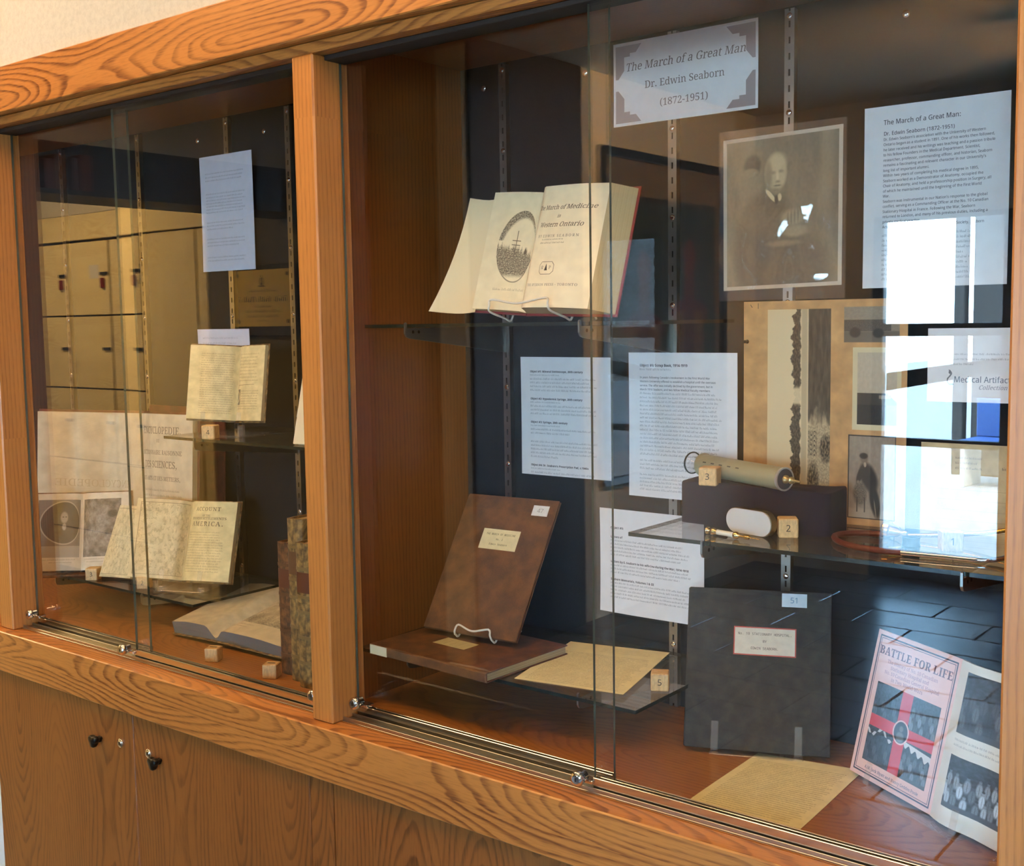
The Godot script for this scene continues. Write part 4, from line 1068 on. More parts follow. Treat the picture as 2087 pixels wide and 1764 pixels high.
func showcase():
	var t := thing("display_case", "built-in oak display case with sliding glass doors and dark back panel", "display case")
	var rail: Material = mats["oak_rail"]; var inner: Material = mats["oak_inner"]
	var xl := -3.35; var xr := -0.31
	part("header_rail", boxed(V(xl, 0.4714, -1.40), V(xr, 0.5675, FACE), 0.002, 0, Vector2(0.42, -0.08)), rail, t)
	part("header_bead", boxed(V(xl, 0.4530, -1.39), V(xr, 0.4713, -1.350), 0.002, 0, Vector2(0.1, 0.2)), rail, t)
	part("top_track", boxed(V(xl, 0.4445, -1.425), V(xr, 0.4529, -1.378), 0.001), mats["dark_wood"], t)
	part("sill_rail", boxed(V(xl, -0.796, -1.372), V(xr, BED, FACE), 0.002, 0, Vector2(0.3, 0.05)), rail, t)
	part("bed_board", boxed(V(xl, -0.72, BACK), V(xr, BED, -1.3725), 0.0, 0, Vector2(0.2, 0.0)), mats["oak_bed"], t)
	part("ceiling_board", boxed(V(xl, 0.50, BACK), V(xr, 0.52, -1.405), 0.0, 0, Vector2(0.5, 0.1)), inner, t)
	for q in [[-1.5415, -1.4890, 1.7], [-2.635, -2.578, 2.3], [-0.3695, -0.31, 0.6]]:
		part("mullion", boxed(V(q[0], BED, -1.432), V(q[1], 0.4529, -1.350), 0.003, 1, Vector2(q[2], q[2])), mats["oak_stile"], t)
	part("partition", boxed(V(-1.585, BED, BACK), V(-1.545, 0.50, -1.4325), 0.0, 1, Vector2(0.3, 0.1)), inner, t)
	part("partition", boxed(V(-0.345, BED, BACK), V(xr, 0.50, -1.4325), 0.0, 1, Vector2(0.6, 0.0)), inner, t)
	part("partition", boxed(V(xl, BED, BACK), V(-3.33, 0.50, -1.4325), 0.0, 1), inner, t)
	part("back_panel", boxed(V(xl, BED, BACK - 0.006), V(xr, 0.50, BACK), 0.0), mats["panel"], t)
	# slotted steel uprights on the back panel
	for q in [[-1.430, 0.4945], [-1.0535, 0.4945], [-0.8360, 0.4945], [-0.46, 0.4945], [-2.0555, 0.4945], [-2.275, 0.4945], [-2.6365, 0.4945], [-3.0, 0.4945]]:
		standard(t, q[0], BED + 0.002, q[1], 0.1784)
	for q in [[-0.6517, 0.4567], [-1.4863, 0.4576], [-1.244, 0.4532], [-2.4, 0.455], [-2.15, 0.45]]:
		var s := Shape.new(); s.xf = Transform3D(Basis(Vector3.RIGHT, PI / 2), V(q[0], q[1], BACK)); s.lathe([Vector2(0.0001, 0.002), Vector2(0.003, 0.002), Vector2(0.0055, 0.0005), Vector2(0.0058, 0.0)], 14)
		part("panel_screw", s, mats["chrome"], t)
	# floor tracks for the sliding doors
	for b in [[-1.489, -0.3695], [-2.578, -1.5415]]:
		var s := Shape.new()
		s.box(V(b[0], BED, -1.427), V(b[1], BED + 0.0025, -1.374), 0.0004)
		for z in [-1.376, -1.3985, -1.4255]: s.box(V(b[0], BED + 0.0025, z - 0.001), V(b[1], BED + 0.0085, z + 0.001), 0.0003)
		part("track", s, mats["alu"], t)
	# doors: the right-hand pane of each pair runs in front
	sliding_door(t, -0.9547, -0.372, -1.3835, [V(-0.968, -0.676, -1.372), V(-0.385, -0.664, -1.376)])
	sliding_door(t, -1.4865, -0.9365, -1.4085, [V(-1.463, -0.664, -1.392)])
	sliding_door(t, -2.132, -1.544, -1.3835, [V(-2.146, -0.676, -1.372), V(-1.5535, -0.664, -1.376)])
	sliding_door(t, -2.575, -2.118, -1.4085, [V(-2.556, -0.664, -1.392)])
	# cupboard below
	var c := thing("base_cabinet", "oak cupboard with flush doors below the display case", "cabinet")
	part("carcass", boxed(V(-2.664, -EYE, -1.795), V(xr, -0.797, -1.3605)), mats["dark_wood"], c)
	part("toe_kick", boxed(V(-2.664, -EYE, -1.36), V(xr, -1.46, -1.353)), mats["dark_wood"], c)
	for q in [[-2.664, -2.0905, 1, 0.0], [-2.0885, -1.5445, -1, 0.45], [-1.4815, -0.9275, 1, 0.9], [-0.9255, -0.372, -1, 1.3]]:
		var d := Node3D.new(); d.name = numbered(c, "cabinet_door"); c.add_child(d, true)
		part("door_panel", boxed(V(q[0], -1.455, -1.36), V(q[1], -0.7975, -1.3405), 0.0015, 1, Vector2(q[3], q[3] * 0.37)), mats["oak_door"], d)
		var kx: float = q[1] - 0.124 if q[2] > 0 else q[0] + 0.0897
		var lx: float = q[1] - 0.0475 if q[2] > 0 else q[0] + 0.051
		# black three-lobed turn knob
		var k := Shape.new(); k.xf = Transform3D(Basis(Vector3.RIGHT, PI / 2) * Basis(Vector3.UP, 0.5), V(kx, -0.8785, -1.3405))
		k.lathe([Vector2(0.0062, 0.0), Vector2(0.0062, 0.009), Vector2(0.0062, 0.009), Vector2(0.0105, 0.010), Vector2(0.0125, 0.014), Vector2(0.0125, 0.020), Vector2(0.010, 0.0235), Vector2(0.0001, 0.0245)], 36, 0.22, 3)
		part("knob", k, mats["black_knob"], d)
		var l := Shape.new(); l.xf = Transform3D(Basis(Vector3.RIGHT, PI / 2), V(lx, -0.872, -1.3405))
		l.lathe([Vector2(0.0095, 0.0), Vector2(0.0095, 0.002), Vector2(0.0088, 0.0032), Vector2(0.0065, 0.0034), Vector2(0.0065, 0.0034), Vector2(0.0060, 0.0048), Vector2(0.0001, 0.005)], 20)
		var lk := part("cam_lock", l, mats["chrome"], d)
		part("keyhole", boxed(V(lx - 0.0006, -0.875, -1.3358), V(lx + 0.0006, -0.869, -1.3351)), mats["black_ink"], lk)
	part("stile", boxed(V(-1.5425, -1.455, -1.36), V(-1.4835, -0.7975, -1.3405), 0.001, 1, Vector2(0.2, 0.6)), mats["oak_door"], c)
	part("stile", boxed(V(-0.370, -1.455, -1.36), V(xr, -0.7975, -1.3405), 0.001, 1, Vector2(0.5, 0.1)), mats["oak_door"], c)
	struct("wall_filler", boxed(V(-3.36, -EYE, -1.795), V(-2.668, -0.7975, -1.345)), mats["white_paint"], "white painted filler panel beside the oak cupboard")
	# glass shelves and their arms
	shelf("glass shelf at eye level carrying the open book with a red cover", -1.543, -0.932, 0.0)
	bracket("steel shelf arm beside the oak partition under the eye-level shelf", -1.430, -0.006)
	bracket("steel shelf arm below the right page of the red-covered book", -1.0535, -0.006)
	shelf("glass shelf carrying the purple velvet block and glass syringe", -0.972, -0.349, -0.328)
	bracket("steel shelf arm under the shelf with the velvet block and syringe", -0.836, -0.334)
	bracket("steel shelf arm under the shelf end with the stethoscope", -0.46, -0.334)
	shelf("low glass shelf carrying the brown notebooks and yellow letter", -1.543, -0.937, -0.597, BACK + 0.0125, -1.471)
	bracket("steel shelf arm under the brown ledger", -1.430, -0.603, -1.4815)
	bracket("steel shelf arm under the yellow letter on the low shelf", -1.0535, -0.603, -1.4815)
	shelf("glass shelf carrying the small old book beside the oak partition", -2.180, -1.60, -0.236)
	for x in [-2.0555]: bracket("steel shelf arm under the glass shelf with the small old book", x, -0.242)
	shelf("low glass shelf carrying the engraved portrait book and folio", -2.98, -2.10, -0.603)
	bracket("steel shelf arm under the Account of America book", -2.275, -0.609)
	bracket("steel shelf arm under the portrait book", -2.6365, -0.609)

func sheets_on_panel():
	paper("title_card", "wide white card reading The March of a Great Man with grey corners", "sign", -1.1709, 0.3445, -0.8888, 0.4887, "title", p_title(), 0.002, BACK + 0.0142)
	paper("text_sheet", "tall white sheet headed The March of a Great Man above the scrapbook page", "paper", -0.7132, 0.0450, -0.4956, 0.3227, "march_sheet", p_march_sheet(), 0.002, BACK + 0.0006, "typed sheets on the back panel")
	paper("text_sheet", "white sheet of object notes above the standing brown notebook", "paper", -1.4018, -0.2967, -1.1872, -0.0670, "object_1", p_object_1(), 0.002, BACK + 0.0006, "typed sheets on the back panel")
	paper("text_sheet", "white sheet headed Scrap Book behind the glass syringe", "paper", -1.1424, -0.3172, -0.9245, -0.0570, "object_6", p_object_6(), 0.003, BACK + 0.0142, "typed sheets on the back panel")
	paper("text_sheet", "white sheet partly hidden by the standing black notebook", "paper", -1.2080, -0.5407, -0.9885, -0.3458, "object_5", p_object_5(), 0.004, BACK + 0.0142, "typed sheets on the back panel")
	paper("text_sheet", "white sheet with the heading Medical Artifacts Collection", "paper", -0.6042, -0.1292, -0.3880, -0.0186, "medical", p_medical(), 0.001, BACK + 0.0142, "typed sheets on the back panel")
	paper("letter_sheet", "cream letter sheet below the Medical Artifacts heading", "paper", -0.6115, -0.3620, -0.3880, -0.1920, "cream", p_cream(), 0.001, BACK + 0.0142)
	paper("scrapbook_leaf", "tan scrapbook leaf with mounted sepia snapshots", "scrapbook page", -0.9128, -0.3310, -0.6350, 0.0285, "scrapbook", p_scrapbook(), 0.002, BACK + 0.0142)
	paper("text_sheet", "lavender white sheet of notes hanging above the small old book", "paper", -2.3735, 0.1346, -2.1767, 0.4094, "left_note", p_left_note(), 0.003, BACK + 0.0142, "typed sheets on the back panel")
	var pp := thing("push_pin", "black push pin at the edge of the tan scrapbook leaf", "push pin", Transform3D(Basis(Vector3.RIGHT, PI / 2), V(-0.9065, -0.038, BACK + 0.0158)))
	var ps := Shape.new(); ps.lathe([Vector2(0.0035, 0.0), Vector2(0.0032, 0.0012), Vector2(0.0018, 0.002), Vector2(0.0016, 0.006), Vector2(0.0028, 0.0075), Vector2(0.0028, 0.0085), Vector2(0.0001, 0.009)], 14)
	part("head", ps, mats["black_knob"], pp)
	# portrait in a plastic sleeve
	var t := thing("sleeved_photograph", "sepia portrait of a seated man in a clear plastic sleeve", "photograph", Transform3D(Basis(), V(-0.958, 0.0306, BACK + 0.0150)))
	var s := Shape.new(); s.sheet([[Vector3(0.008, 0.017, 0.0022), Vector3(0.2165, 0.021, 0.0022)], [Vector3(0.007, 0.267, 0.0022), Vector3(0.2165, 0.271, 0.0022)]], 0.0005, Vector3.BACK)
	part("print", s, printed("portrait", p_portrait(), 0.5), t)
	var nz := FastNoiseLite.new(); nz.seed = 77; nz.frequency = 9.0; nz.fractal_octaves = 2
	for face in 2:
		var P := []
		for r in 41:
			var row := []
			for c in 33:
				var u := c / 32.0; var w := r / 40.0
				var rim := minf(1.0, 8.0 * minf(minf(u, 1.0 - u), minf(w, 1.0 - w)))
				var dz := 0.0050 + 0.0034 * rim * nz.get_noise_2d(u * 0.20 + 3.0, w * 0.24) if face else 0.0004
				row.append(Vector3(u * 0.2225, w * 0.2812, dz))
			P.append(row)
		var q := Shape.new(); q.grid(P)
		part("sleeve", q, mats["sleeve"], t)

func upper_shelf_things():
	# the open book on its wire easel
	var xf := lean(V(-1.213, 0.0150, -1.572), -6.0, 17.0)
	var t := thing("open_book", "open book titled The March of Medicine with red cover on wire easel", "book", xf)
	open_book(t, 0.213, 0.108, 0.146, 0.010, 0.034, 14.0, -5.0, printed("ship", p_ship()), printed("march_title", p_march_title()), mats["red_cloth"], mats["page_edge"], 0.004, 0.012, 0.034)
	# loose flyleaf sagging out of the left side
	var P := []
	for r in 9:
		var row := []
		for c in 7:
			var u := c / 6.0; var w := r / 8.0
			var sag := pow(1.0 - w, 2.2)
			row.append(Vector3(lerpf(-0.158 - 0.045 * sag, -0.095, u), w * 0.205 - 0.006 * sag, 0.030 + 0.012 * (1.0 - u) - 0.012 * sin(u * PI) + 0.004 * sag))
		P.append(row)
	var s := Shape.new(); s.sheet(P, 0.0004, Vector3.BACK)
	part("flyleaf", s, mats["leaf_paper"], t)
	easel("white wire easel holding the red-covered open book", xf, -0.055, 0.085, 0.040, 0.12, 0.011, -0.0070, -0.017)

func middle_shelf_things():
	var Y := -0.328
	# velvet block with softened edges
	var t := thing("velvet_block", "dark purple velvet covered block on the glass shelf", "display block", Transform3D(Basis(), V(-0.826, Y, -1.672)))
	var s := Shape.new()
	var P := []
	for r in 13:       # superellipse-like section swept up with a rounded top
		var w := r / 12.0
		var yy := 0.0635 * minf(w * 1.35, 1.0)
		var inset := 0.0 if w < 0.7 else 0.012 * (1.0 - sqrt(maxf(0.0, 1.0 - pow((w - 0.7) / 0.3, 2.0)))) + 0.5 * 0.14 * smoothstep(0.97, 1.0, w)
		var row := []
		for c in 41:
			var a := TAU * c / 40.0
			var ca := signf(cos(a)) * pow(absf(cos(a)), 0.22); var sa := signf(sin(a)) * pow(absf(sin(a)), 0.22)
			row.append(Vector3(ca * maxf(0.129 - inset, 0.002), yy + (0.004 if w > 0.7 else 0.0) * sin(PI * (w - 0.7) / 0.3) + 0.002 * sin(a * 3.0) * w, -sa * maxf(0.040 - inset, 0.001)))
		P.append(row)
	s.grid(P)
	part("cover", s, mats["velvet"], t)
	# large glass syringe lying on the block
	var a0 := V(-0.9695, -0.2395, -1.705); var a1 := V(-0.7645, -0.2435, -1.625)
	var ax := (a1 - a0).normalized(); var L := (a1 - a0).length()
	var sx := Basis(ax.cross(Vector3.BACK).normalized(), ax, Vector3.ZERO); sx.z = sx.x.cross(sx.y)
	var g := thing("glass_syringe", "large glass syringe with metal end lying on purple velvet", "syringe", Transform3D(sx, a0))
	s = Shape.new(); s.lathe([Vector2(0.0001, -0.0012), Vector2(0.0172, -0.0012)], 32); s.lathe([Vector2(0.0172, 0.0012), Vector2(0.0092, 0.002), Vector2(0.0085, 0.03)], 32)
	part("plunger", s, mats["acrylic"], g)
	s = Shape.new(); s.lathe([Vector2(0.0170, -0.0015), Vector2(0.0186, -0.0012), Vector2(0.0190, 0.0), Vector2(0.0186, 0.0012), Vector2(0.0170, 0.0015)], 32)
	part("thumb_rim", s, mat("syringe_glass", Color(0.30, 0.31, 0.28), 0.12), g)
	s = Shape.new(); s.lathe([Vector2(0.0120, 0.024), Vector2(0.0178, 0.025), Vector2(0.0196, 0.027), Vector2(0.0196, 0.030), Vector2(0.0176, 0.033), Vector2(0.0176, L - 0.004)], 32)
	part("barrel", s, mat("frosted_barrel", Color(0.60, 0.57, 0.45), 0.3), g)
	s = Shape.new(); s.lathe([Vector2(0.0176, L - 0.005), Vector2(0.0184, L - 0.003), Vector2(0.0184, L), Vector2(0.0184, L), Vector2(0.0166, L + 0.001), Vector2(0.0158, L - 0.0005)], 32)
	part("end_ring", s, mat("bright_nickel", Color(0.78, 0.78, 0.76), 0.3, 0.6), g)
	s = Shape.new(); s.lathe([Vector2(0.0158, L - 0.0005), Vector2(0.006, L + 0.0005)], 32)
	part("end_cap", s, mat("dull_nickel", Color(0.30, 0.31, 0.32), 0.45, 0.2), g)
	s = Shape.new(); s.lathe([Vector2(0.0068, L), Vector2(0.0062, L + 0.004), Vector2(0.0036, L + 0.006), Vector2(0.0036, L + 0.012), Vector2(0.0036, L + 0.012), Vector2(0.0056, L + 0.012), Vector2(0.0056, L + 0.015), Vector2(0.0022, L + 0.0155), Vector2(0.0015, L + 0.03), Vector2(0.0003, L + 0.031)], 18)
	part("nozzle", s, mat("nozzle_metal", Color(0.70, 0.63, 0.45), 0.3, 0.7), g)
	for k in 5:
		var d := part("graduation", boxed(Vector3(-0.001, 0.045 + k * 0.02, 0.0), Vector3(0.001, 0.053 + k * 0.02, 0.0006)), mat("etched", Color(0.28, 0.26, 0.2), 0.7), g)
		d.transform = Transform3D(Basis(Vector3.UP, deg_to_rad(-25)), Vector3.ZERO) * Transform3D(Basis(), Vector3(0, 0, 0.0170))
	cube("wooden cube numbered 3 in front of the large syringe", V(-0.8965, Y + 0.0655, -1.631), 12.0, "3")
	# nickel instrument case standing on edge, with the small hypodermic before it
	t = thing("instrument_case", "small nickel case with rounded ends standing on glass shelf", "instrument case", turned(V(-0.808, Y, -1.590), -14.0))
	var poly := PackedVector2Array()
	for k in 17: var an := PI / 2 + PI * k / 16.0; poly.append(Vector2(-0.026 + 0.0195 * cos(an), 0.0195 + 0.0195 * sin(an)))
	for k in 17: var an := -PI / 2 + PI * k / 16.0; poly.append(Vector2(0.026 + 0.0195 * cos(an), 0.0195 + 0.0195 * sin(an)))
	s = Shape.new(); s.prism(poly, -0.012, -0.001); part("body", s, mat("aged_nickel", Color(0.62, 0.58, 0.48), 0.3, 1.0), t)
	var p2 := PackedVector2Array()
	for p in poly: p2.append((p - Vector2(0, 0.0195)) * 0.965 + Vector2(0, 0.0195))
	s = Shape.new(); s.prism(p2, -0.001, 0.0008); part("lid", s, mat("silver_lid", Color(0.84, 0.85, 0.84), 0.38, 0.25), t)
	t = thing("hypodermic", "small brass and glass hypodermic lying before the nickel case", "syringe", turned(V(-0.862, Y + 0.0062, -1.560), -14.0))
	t.transform = t.transform * Transform3D(Basis(Vector3.BACK, -PI / 2), Vector3.ZERO)
	s = Shape.new(); s.lathe([Vector2(0.0001, 0.0), Vector2(0.0055, 0.0), Vector2(0.0060, 0.001), Vector2(0.0055, 0.003), Vector2(0.0018, 0.004), Vector2(0.0018, 0.010), Vector2(0.0018, 0.010), Vector2(0.0060, 0.010), Vector2(0.0060, 0.015), Vector2(0.0042, 0.017), Vector2(0.0042, 0.021)], 18)
	part("plunger", s, mat("pale_brass", Color(0.84, 0.76, 0.56), 0.25, 1.0), t)
	s = Shape.new(); s.lathe([Vector2(0.0040, 0.021), Vector2(0.0040, 0.054)], 18); part("barrel", s, mat("milk_glass", Color(0.86, 0.84, 0.76), 0.15), t)
	s = Shape.new(); s.lathe([Vector2(0.0042, 0.054), Vector2(0.0056, 0.056), Vector2(0.0056, 0.060), Vector2(0.003, 0.063), Vector2(0.0016, 0.066), Vector2(0.0016, 0.074), Vector2(0.003, 0.075), Vector2(0.003, 0.083), Vector2(0.0008, 0.084), Vector2(0.0006, 0.104)], 18)
	part("needle_hub", s, mats["pale_brass"], t)
	cube("wooden cube numbered 2 beside the small nickel case", V(-0.753, Y, -1.6105), 31.0, "2")
	cube("wooden cube numbered 1 inside the loop of the stethoscope", V(-0.520, Y, -1.638), 31.0, "1")
	# stethoscope: rubber tubes, metal ear pieces, small dark disc
	t = thing("stethoscope", "old stethoscope with brown rubber tube and metal ear pieces", "stethoscope", Transform3D(Basis(), V(0, Y, 0)))
	var wv := func(a: Array) -> Array:
		var o := []
		for p in a: o.append(Vector3(p[0], p[1], p[2]))
		return o
	wire(t, "rubber_tube", wv.call([[-0.628, 0.006, -1.676], [-0.658, 0.005, -1.672], [-0.683, 0.005, -1.650], [-0.684, 0.005, -1.622], [-0.662, 0.005, -1.588], [-0.630, 0.005, -1.566], [-0.590, 0.005, -1.559], [-0.562, 0.005, -1.560]]), 0.0046, mats["rubber"])
	wire(t, "ear_tube", wv.call([[-0.562, 0.005, -1.560], [-0.510, 0.005, -1.565], [-0.455, 0.005, -1.572], [-0.428, 0.010, -1.590], [-0.415, 0.022, -1.615]]), 0.0036, mats["chrome"])
	wire(t, "ear_tube", wv.call([[-0.600, 0.005, -1.69], [-0.545, 0.010, -1.70], [-0.49, 0.018, -1.705], [-0.44, 0.03, -1.71]]), 0.0032, mats["brass"])
	s = Shape.new(); s.xf = Transform3D(Basis(Vector3.BACK, -PI / 2 - 0.1), Vector3(-0.632, 0.0135, -1.680)); s.lathe([Vector2(0.0001, 0.0), Vector2(0.0120, 0.0), Vector2(0.0130, 0.002), Vector2(0.0130, 0.010), Vector2(0.0130, 0.010), Vector2(0.0105, 0.012), Vector2(0.0080, 0.022), Vector2(0.0045, 0.026), Vector2(0.004, 0.036)], 22)
	part("chest_bell", s, mats["brass"], t)
	s = Shape.new(); s.xf = Transform3D(Basis(), Vector3(-0.5735, 0.0001, -1.632)); s.lathe([Vector2(0.0001, 0.0), Vector2(0.0125, 0.0), Vector2(0.0130, 0.002), Vector2(0.0118, 0.008), Vector2(0.0125, 0.014), Vector2(0.0125, 0.014), Vector2(0.0001, 0.0125)], 22)
	part("dark_disc", s, mat("disc_dark", Color(0.045, 0.025, 0.02), 0.35), t)  # plain dark disc lying inside the tube loop

func lower_things():
	# low shelf: ledger lying flat, notebook on an easel, yellow letter, cube
	var Y := -0.597
	var b := Transform3D(Basis(Vector3.UP, deg_to_rad(-3.0)), V(-1.2085, Y + 0.0185, -1.4405)) * Transform3D(Basis(Vector3.FORWARD, Vector3.LEFT, Vector3.UP), Vector3.ZERO)
	var t := thing("brown_ledger", "brown cloth ledger lying flat under the standing brown notebook", "notebook", b)
	closed_book(t, 0.215, 0.290, 0.0180, mats["brown_cloth"], mats["page_edge"])
	pasted(t, "paper_label", 0.075, 0.125, 0.040, 0.078, "ledger_label", p_scrawl(120, 240, Color(0.80, 0.74, 0.52)), "pale rectangular paper label")
	part("spine_label", boxed(Vector3(-0.0030, 0.243, -0.0175), Vector3(-0.0019, 0.287, -0.0005)), mats["leaf_paper"], t, "cream label wrapped round the spine")
	var xf := lean(V(-1.461, -0.5645, -1.560), 4.0, 33.4)
	t = thing("brown_notebook", "brown cloth notebook leaning on a wire easel with cream label", "notebook", xf)
	closed_book(t, 0.208, 0.278, 0.0085, mats["brown_cloth"], mats["page_edge"])
	pasted(t, "title_label", 0.062, 0.168, 0.084, 0.041, "notebook_label", p_label(["THE MARCH OF MEDICINE", "No. 2", "Edwin Seaborn"], 420, 205, 26, Color(0, 0, 0, 0), Color(0.88, 0.80, 0.60)), "cream title label")
	pasted(t, "number_tag", 0.156, 0.244, 0.035, 0.021, "tag_47", p_label(["47"], 175, 105, 60, Color(0, 0, 0, 0), Color(0.88, 0.87, 0.84), Color(0.6, 0.58, 0.55), "sans"), "white number tag")
	easel("white wire easel holding the leaning brown notebook", xf, 0.075, 0.158, 0.004, 0.13, 0.042, -0.0040, -0.0115)
	lying("yellow_letter", "yellow letter sheet lying on the low glass shelf", "paper", [Vector2(-1.2436, -1.7286), Vector2(-1.0532, -1.7687), Vector2(-0.9932, -1.5228), Vector2(-1.188, -1.4876)], Y, "yellow_a", p_yellow(61, 24, 4))
	cube("wooden cube numbered 5 at the corner of the low glass shelf", V(-0.962, Y, -1.585), 28.0, "5", 0)
	# bed of the case
	xf = lean(V(-0.927, BED + 0.0095, -1.602), 22.9, 19.0)
	t = thing("black_notebook", "black cloth notebook with red-edged label standing on the case bed", "notebook", xf)
	closed_book(t, 0.229, 0.259, 0.012, mats["black_cloth"], mats["grey_edge"])
	pasted(t, "title_label", 0.074, 0.152, 0.100, 0.046, "black_label", p_label(["No. 10 STATIONARY HOSPITAL.", "BY", "EDWIN SEABORN."], 500, 230, 27, Color(0.72, 0.30, 0.24), Color(0.84, 0.79, 0.70), Color(0.28, 0.25, 0.24)), "cream label with red border")
	pasted(t, "number_tag", 0.150, 0.233, 0.040, 0.022, "tag_51", p_label(["51"], 200, 110, 64, Color(0, 0, 0, 0), Color(0.86, 0.88, 0.88), Color(0.45, 0.58, 0.66), "sans"), "white number tag")
	clear_stand("clear acrylic stand holding the black notebook", V(-0.927, BED + 0.0095, -1.602), 22.9, 19.0, [0.048, 0.180], 0.0012, 0.044, 0.15, 0.009, -0.015)
	lying("yellow_letter", "yellow typed sheet lying on the case bed before the black notebook", "paper", [Vector2(-0.8278, -1.6664), Vector2(-0.6624, -1.6929), Vector2(-0.6522, -1.4400), Vector2(-0.8242, -1.4345)], BED, "yellow_b", p_yellow(63, 30, 0))
	# booklet open to the right of it
	var bx := V(-0.6745, BED + 0.008, -1.668)
	t = thing("open_booklet", "open booklet with pink Battle for Life cover and group photographs", "booklet", lean(bx, -30.9, 13.5))
	var s := Shape.new(); s.sheet([[Vector3(0, 0, 0), Vector3(0.180, 0, 0)], [Vector3(0, 0.222, 0), Vector3(0.180, 0.222, 0)]], 0.0025, Vector3.BACK)
	part("front_cover", s, printed("booklet", p_booklet(), 0.35), t)
	var P := []
	for r in 2:
		var row := []
		for c in 13:
			var u := c / 12.0
			row.append(Vector3(0.180 + 0.163 * u, 0.222 * r, 0.001 + 0.010 * sin(PI * minf(u * 2.2, 1.0)) - 0.006 * u))
		P.append(row)
	s = Shape.new(); s.sheet(P, 0.006, Vector3.BACK)
	part("page", s, printed("booklet_right", p_booklet_right(), 0.4), t)
	clear_stand("clear acrylic stand holding the open booklet", bx, -30.9, 13.5, [0.06, 0.24], 0.016, 0.03, 0.1, 0.0075, -0.012)

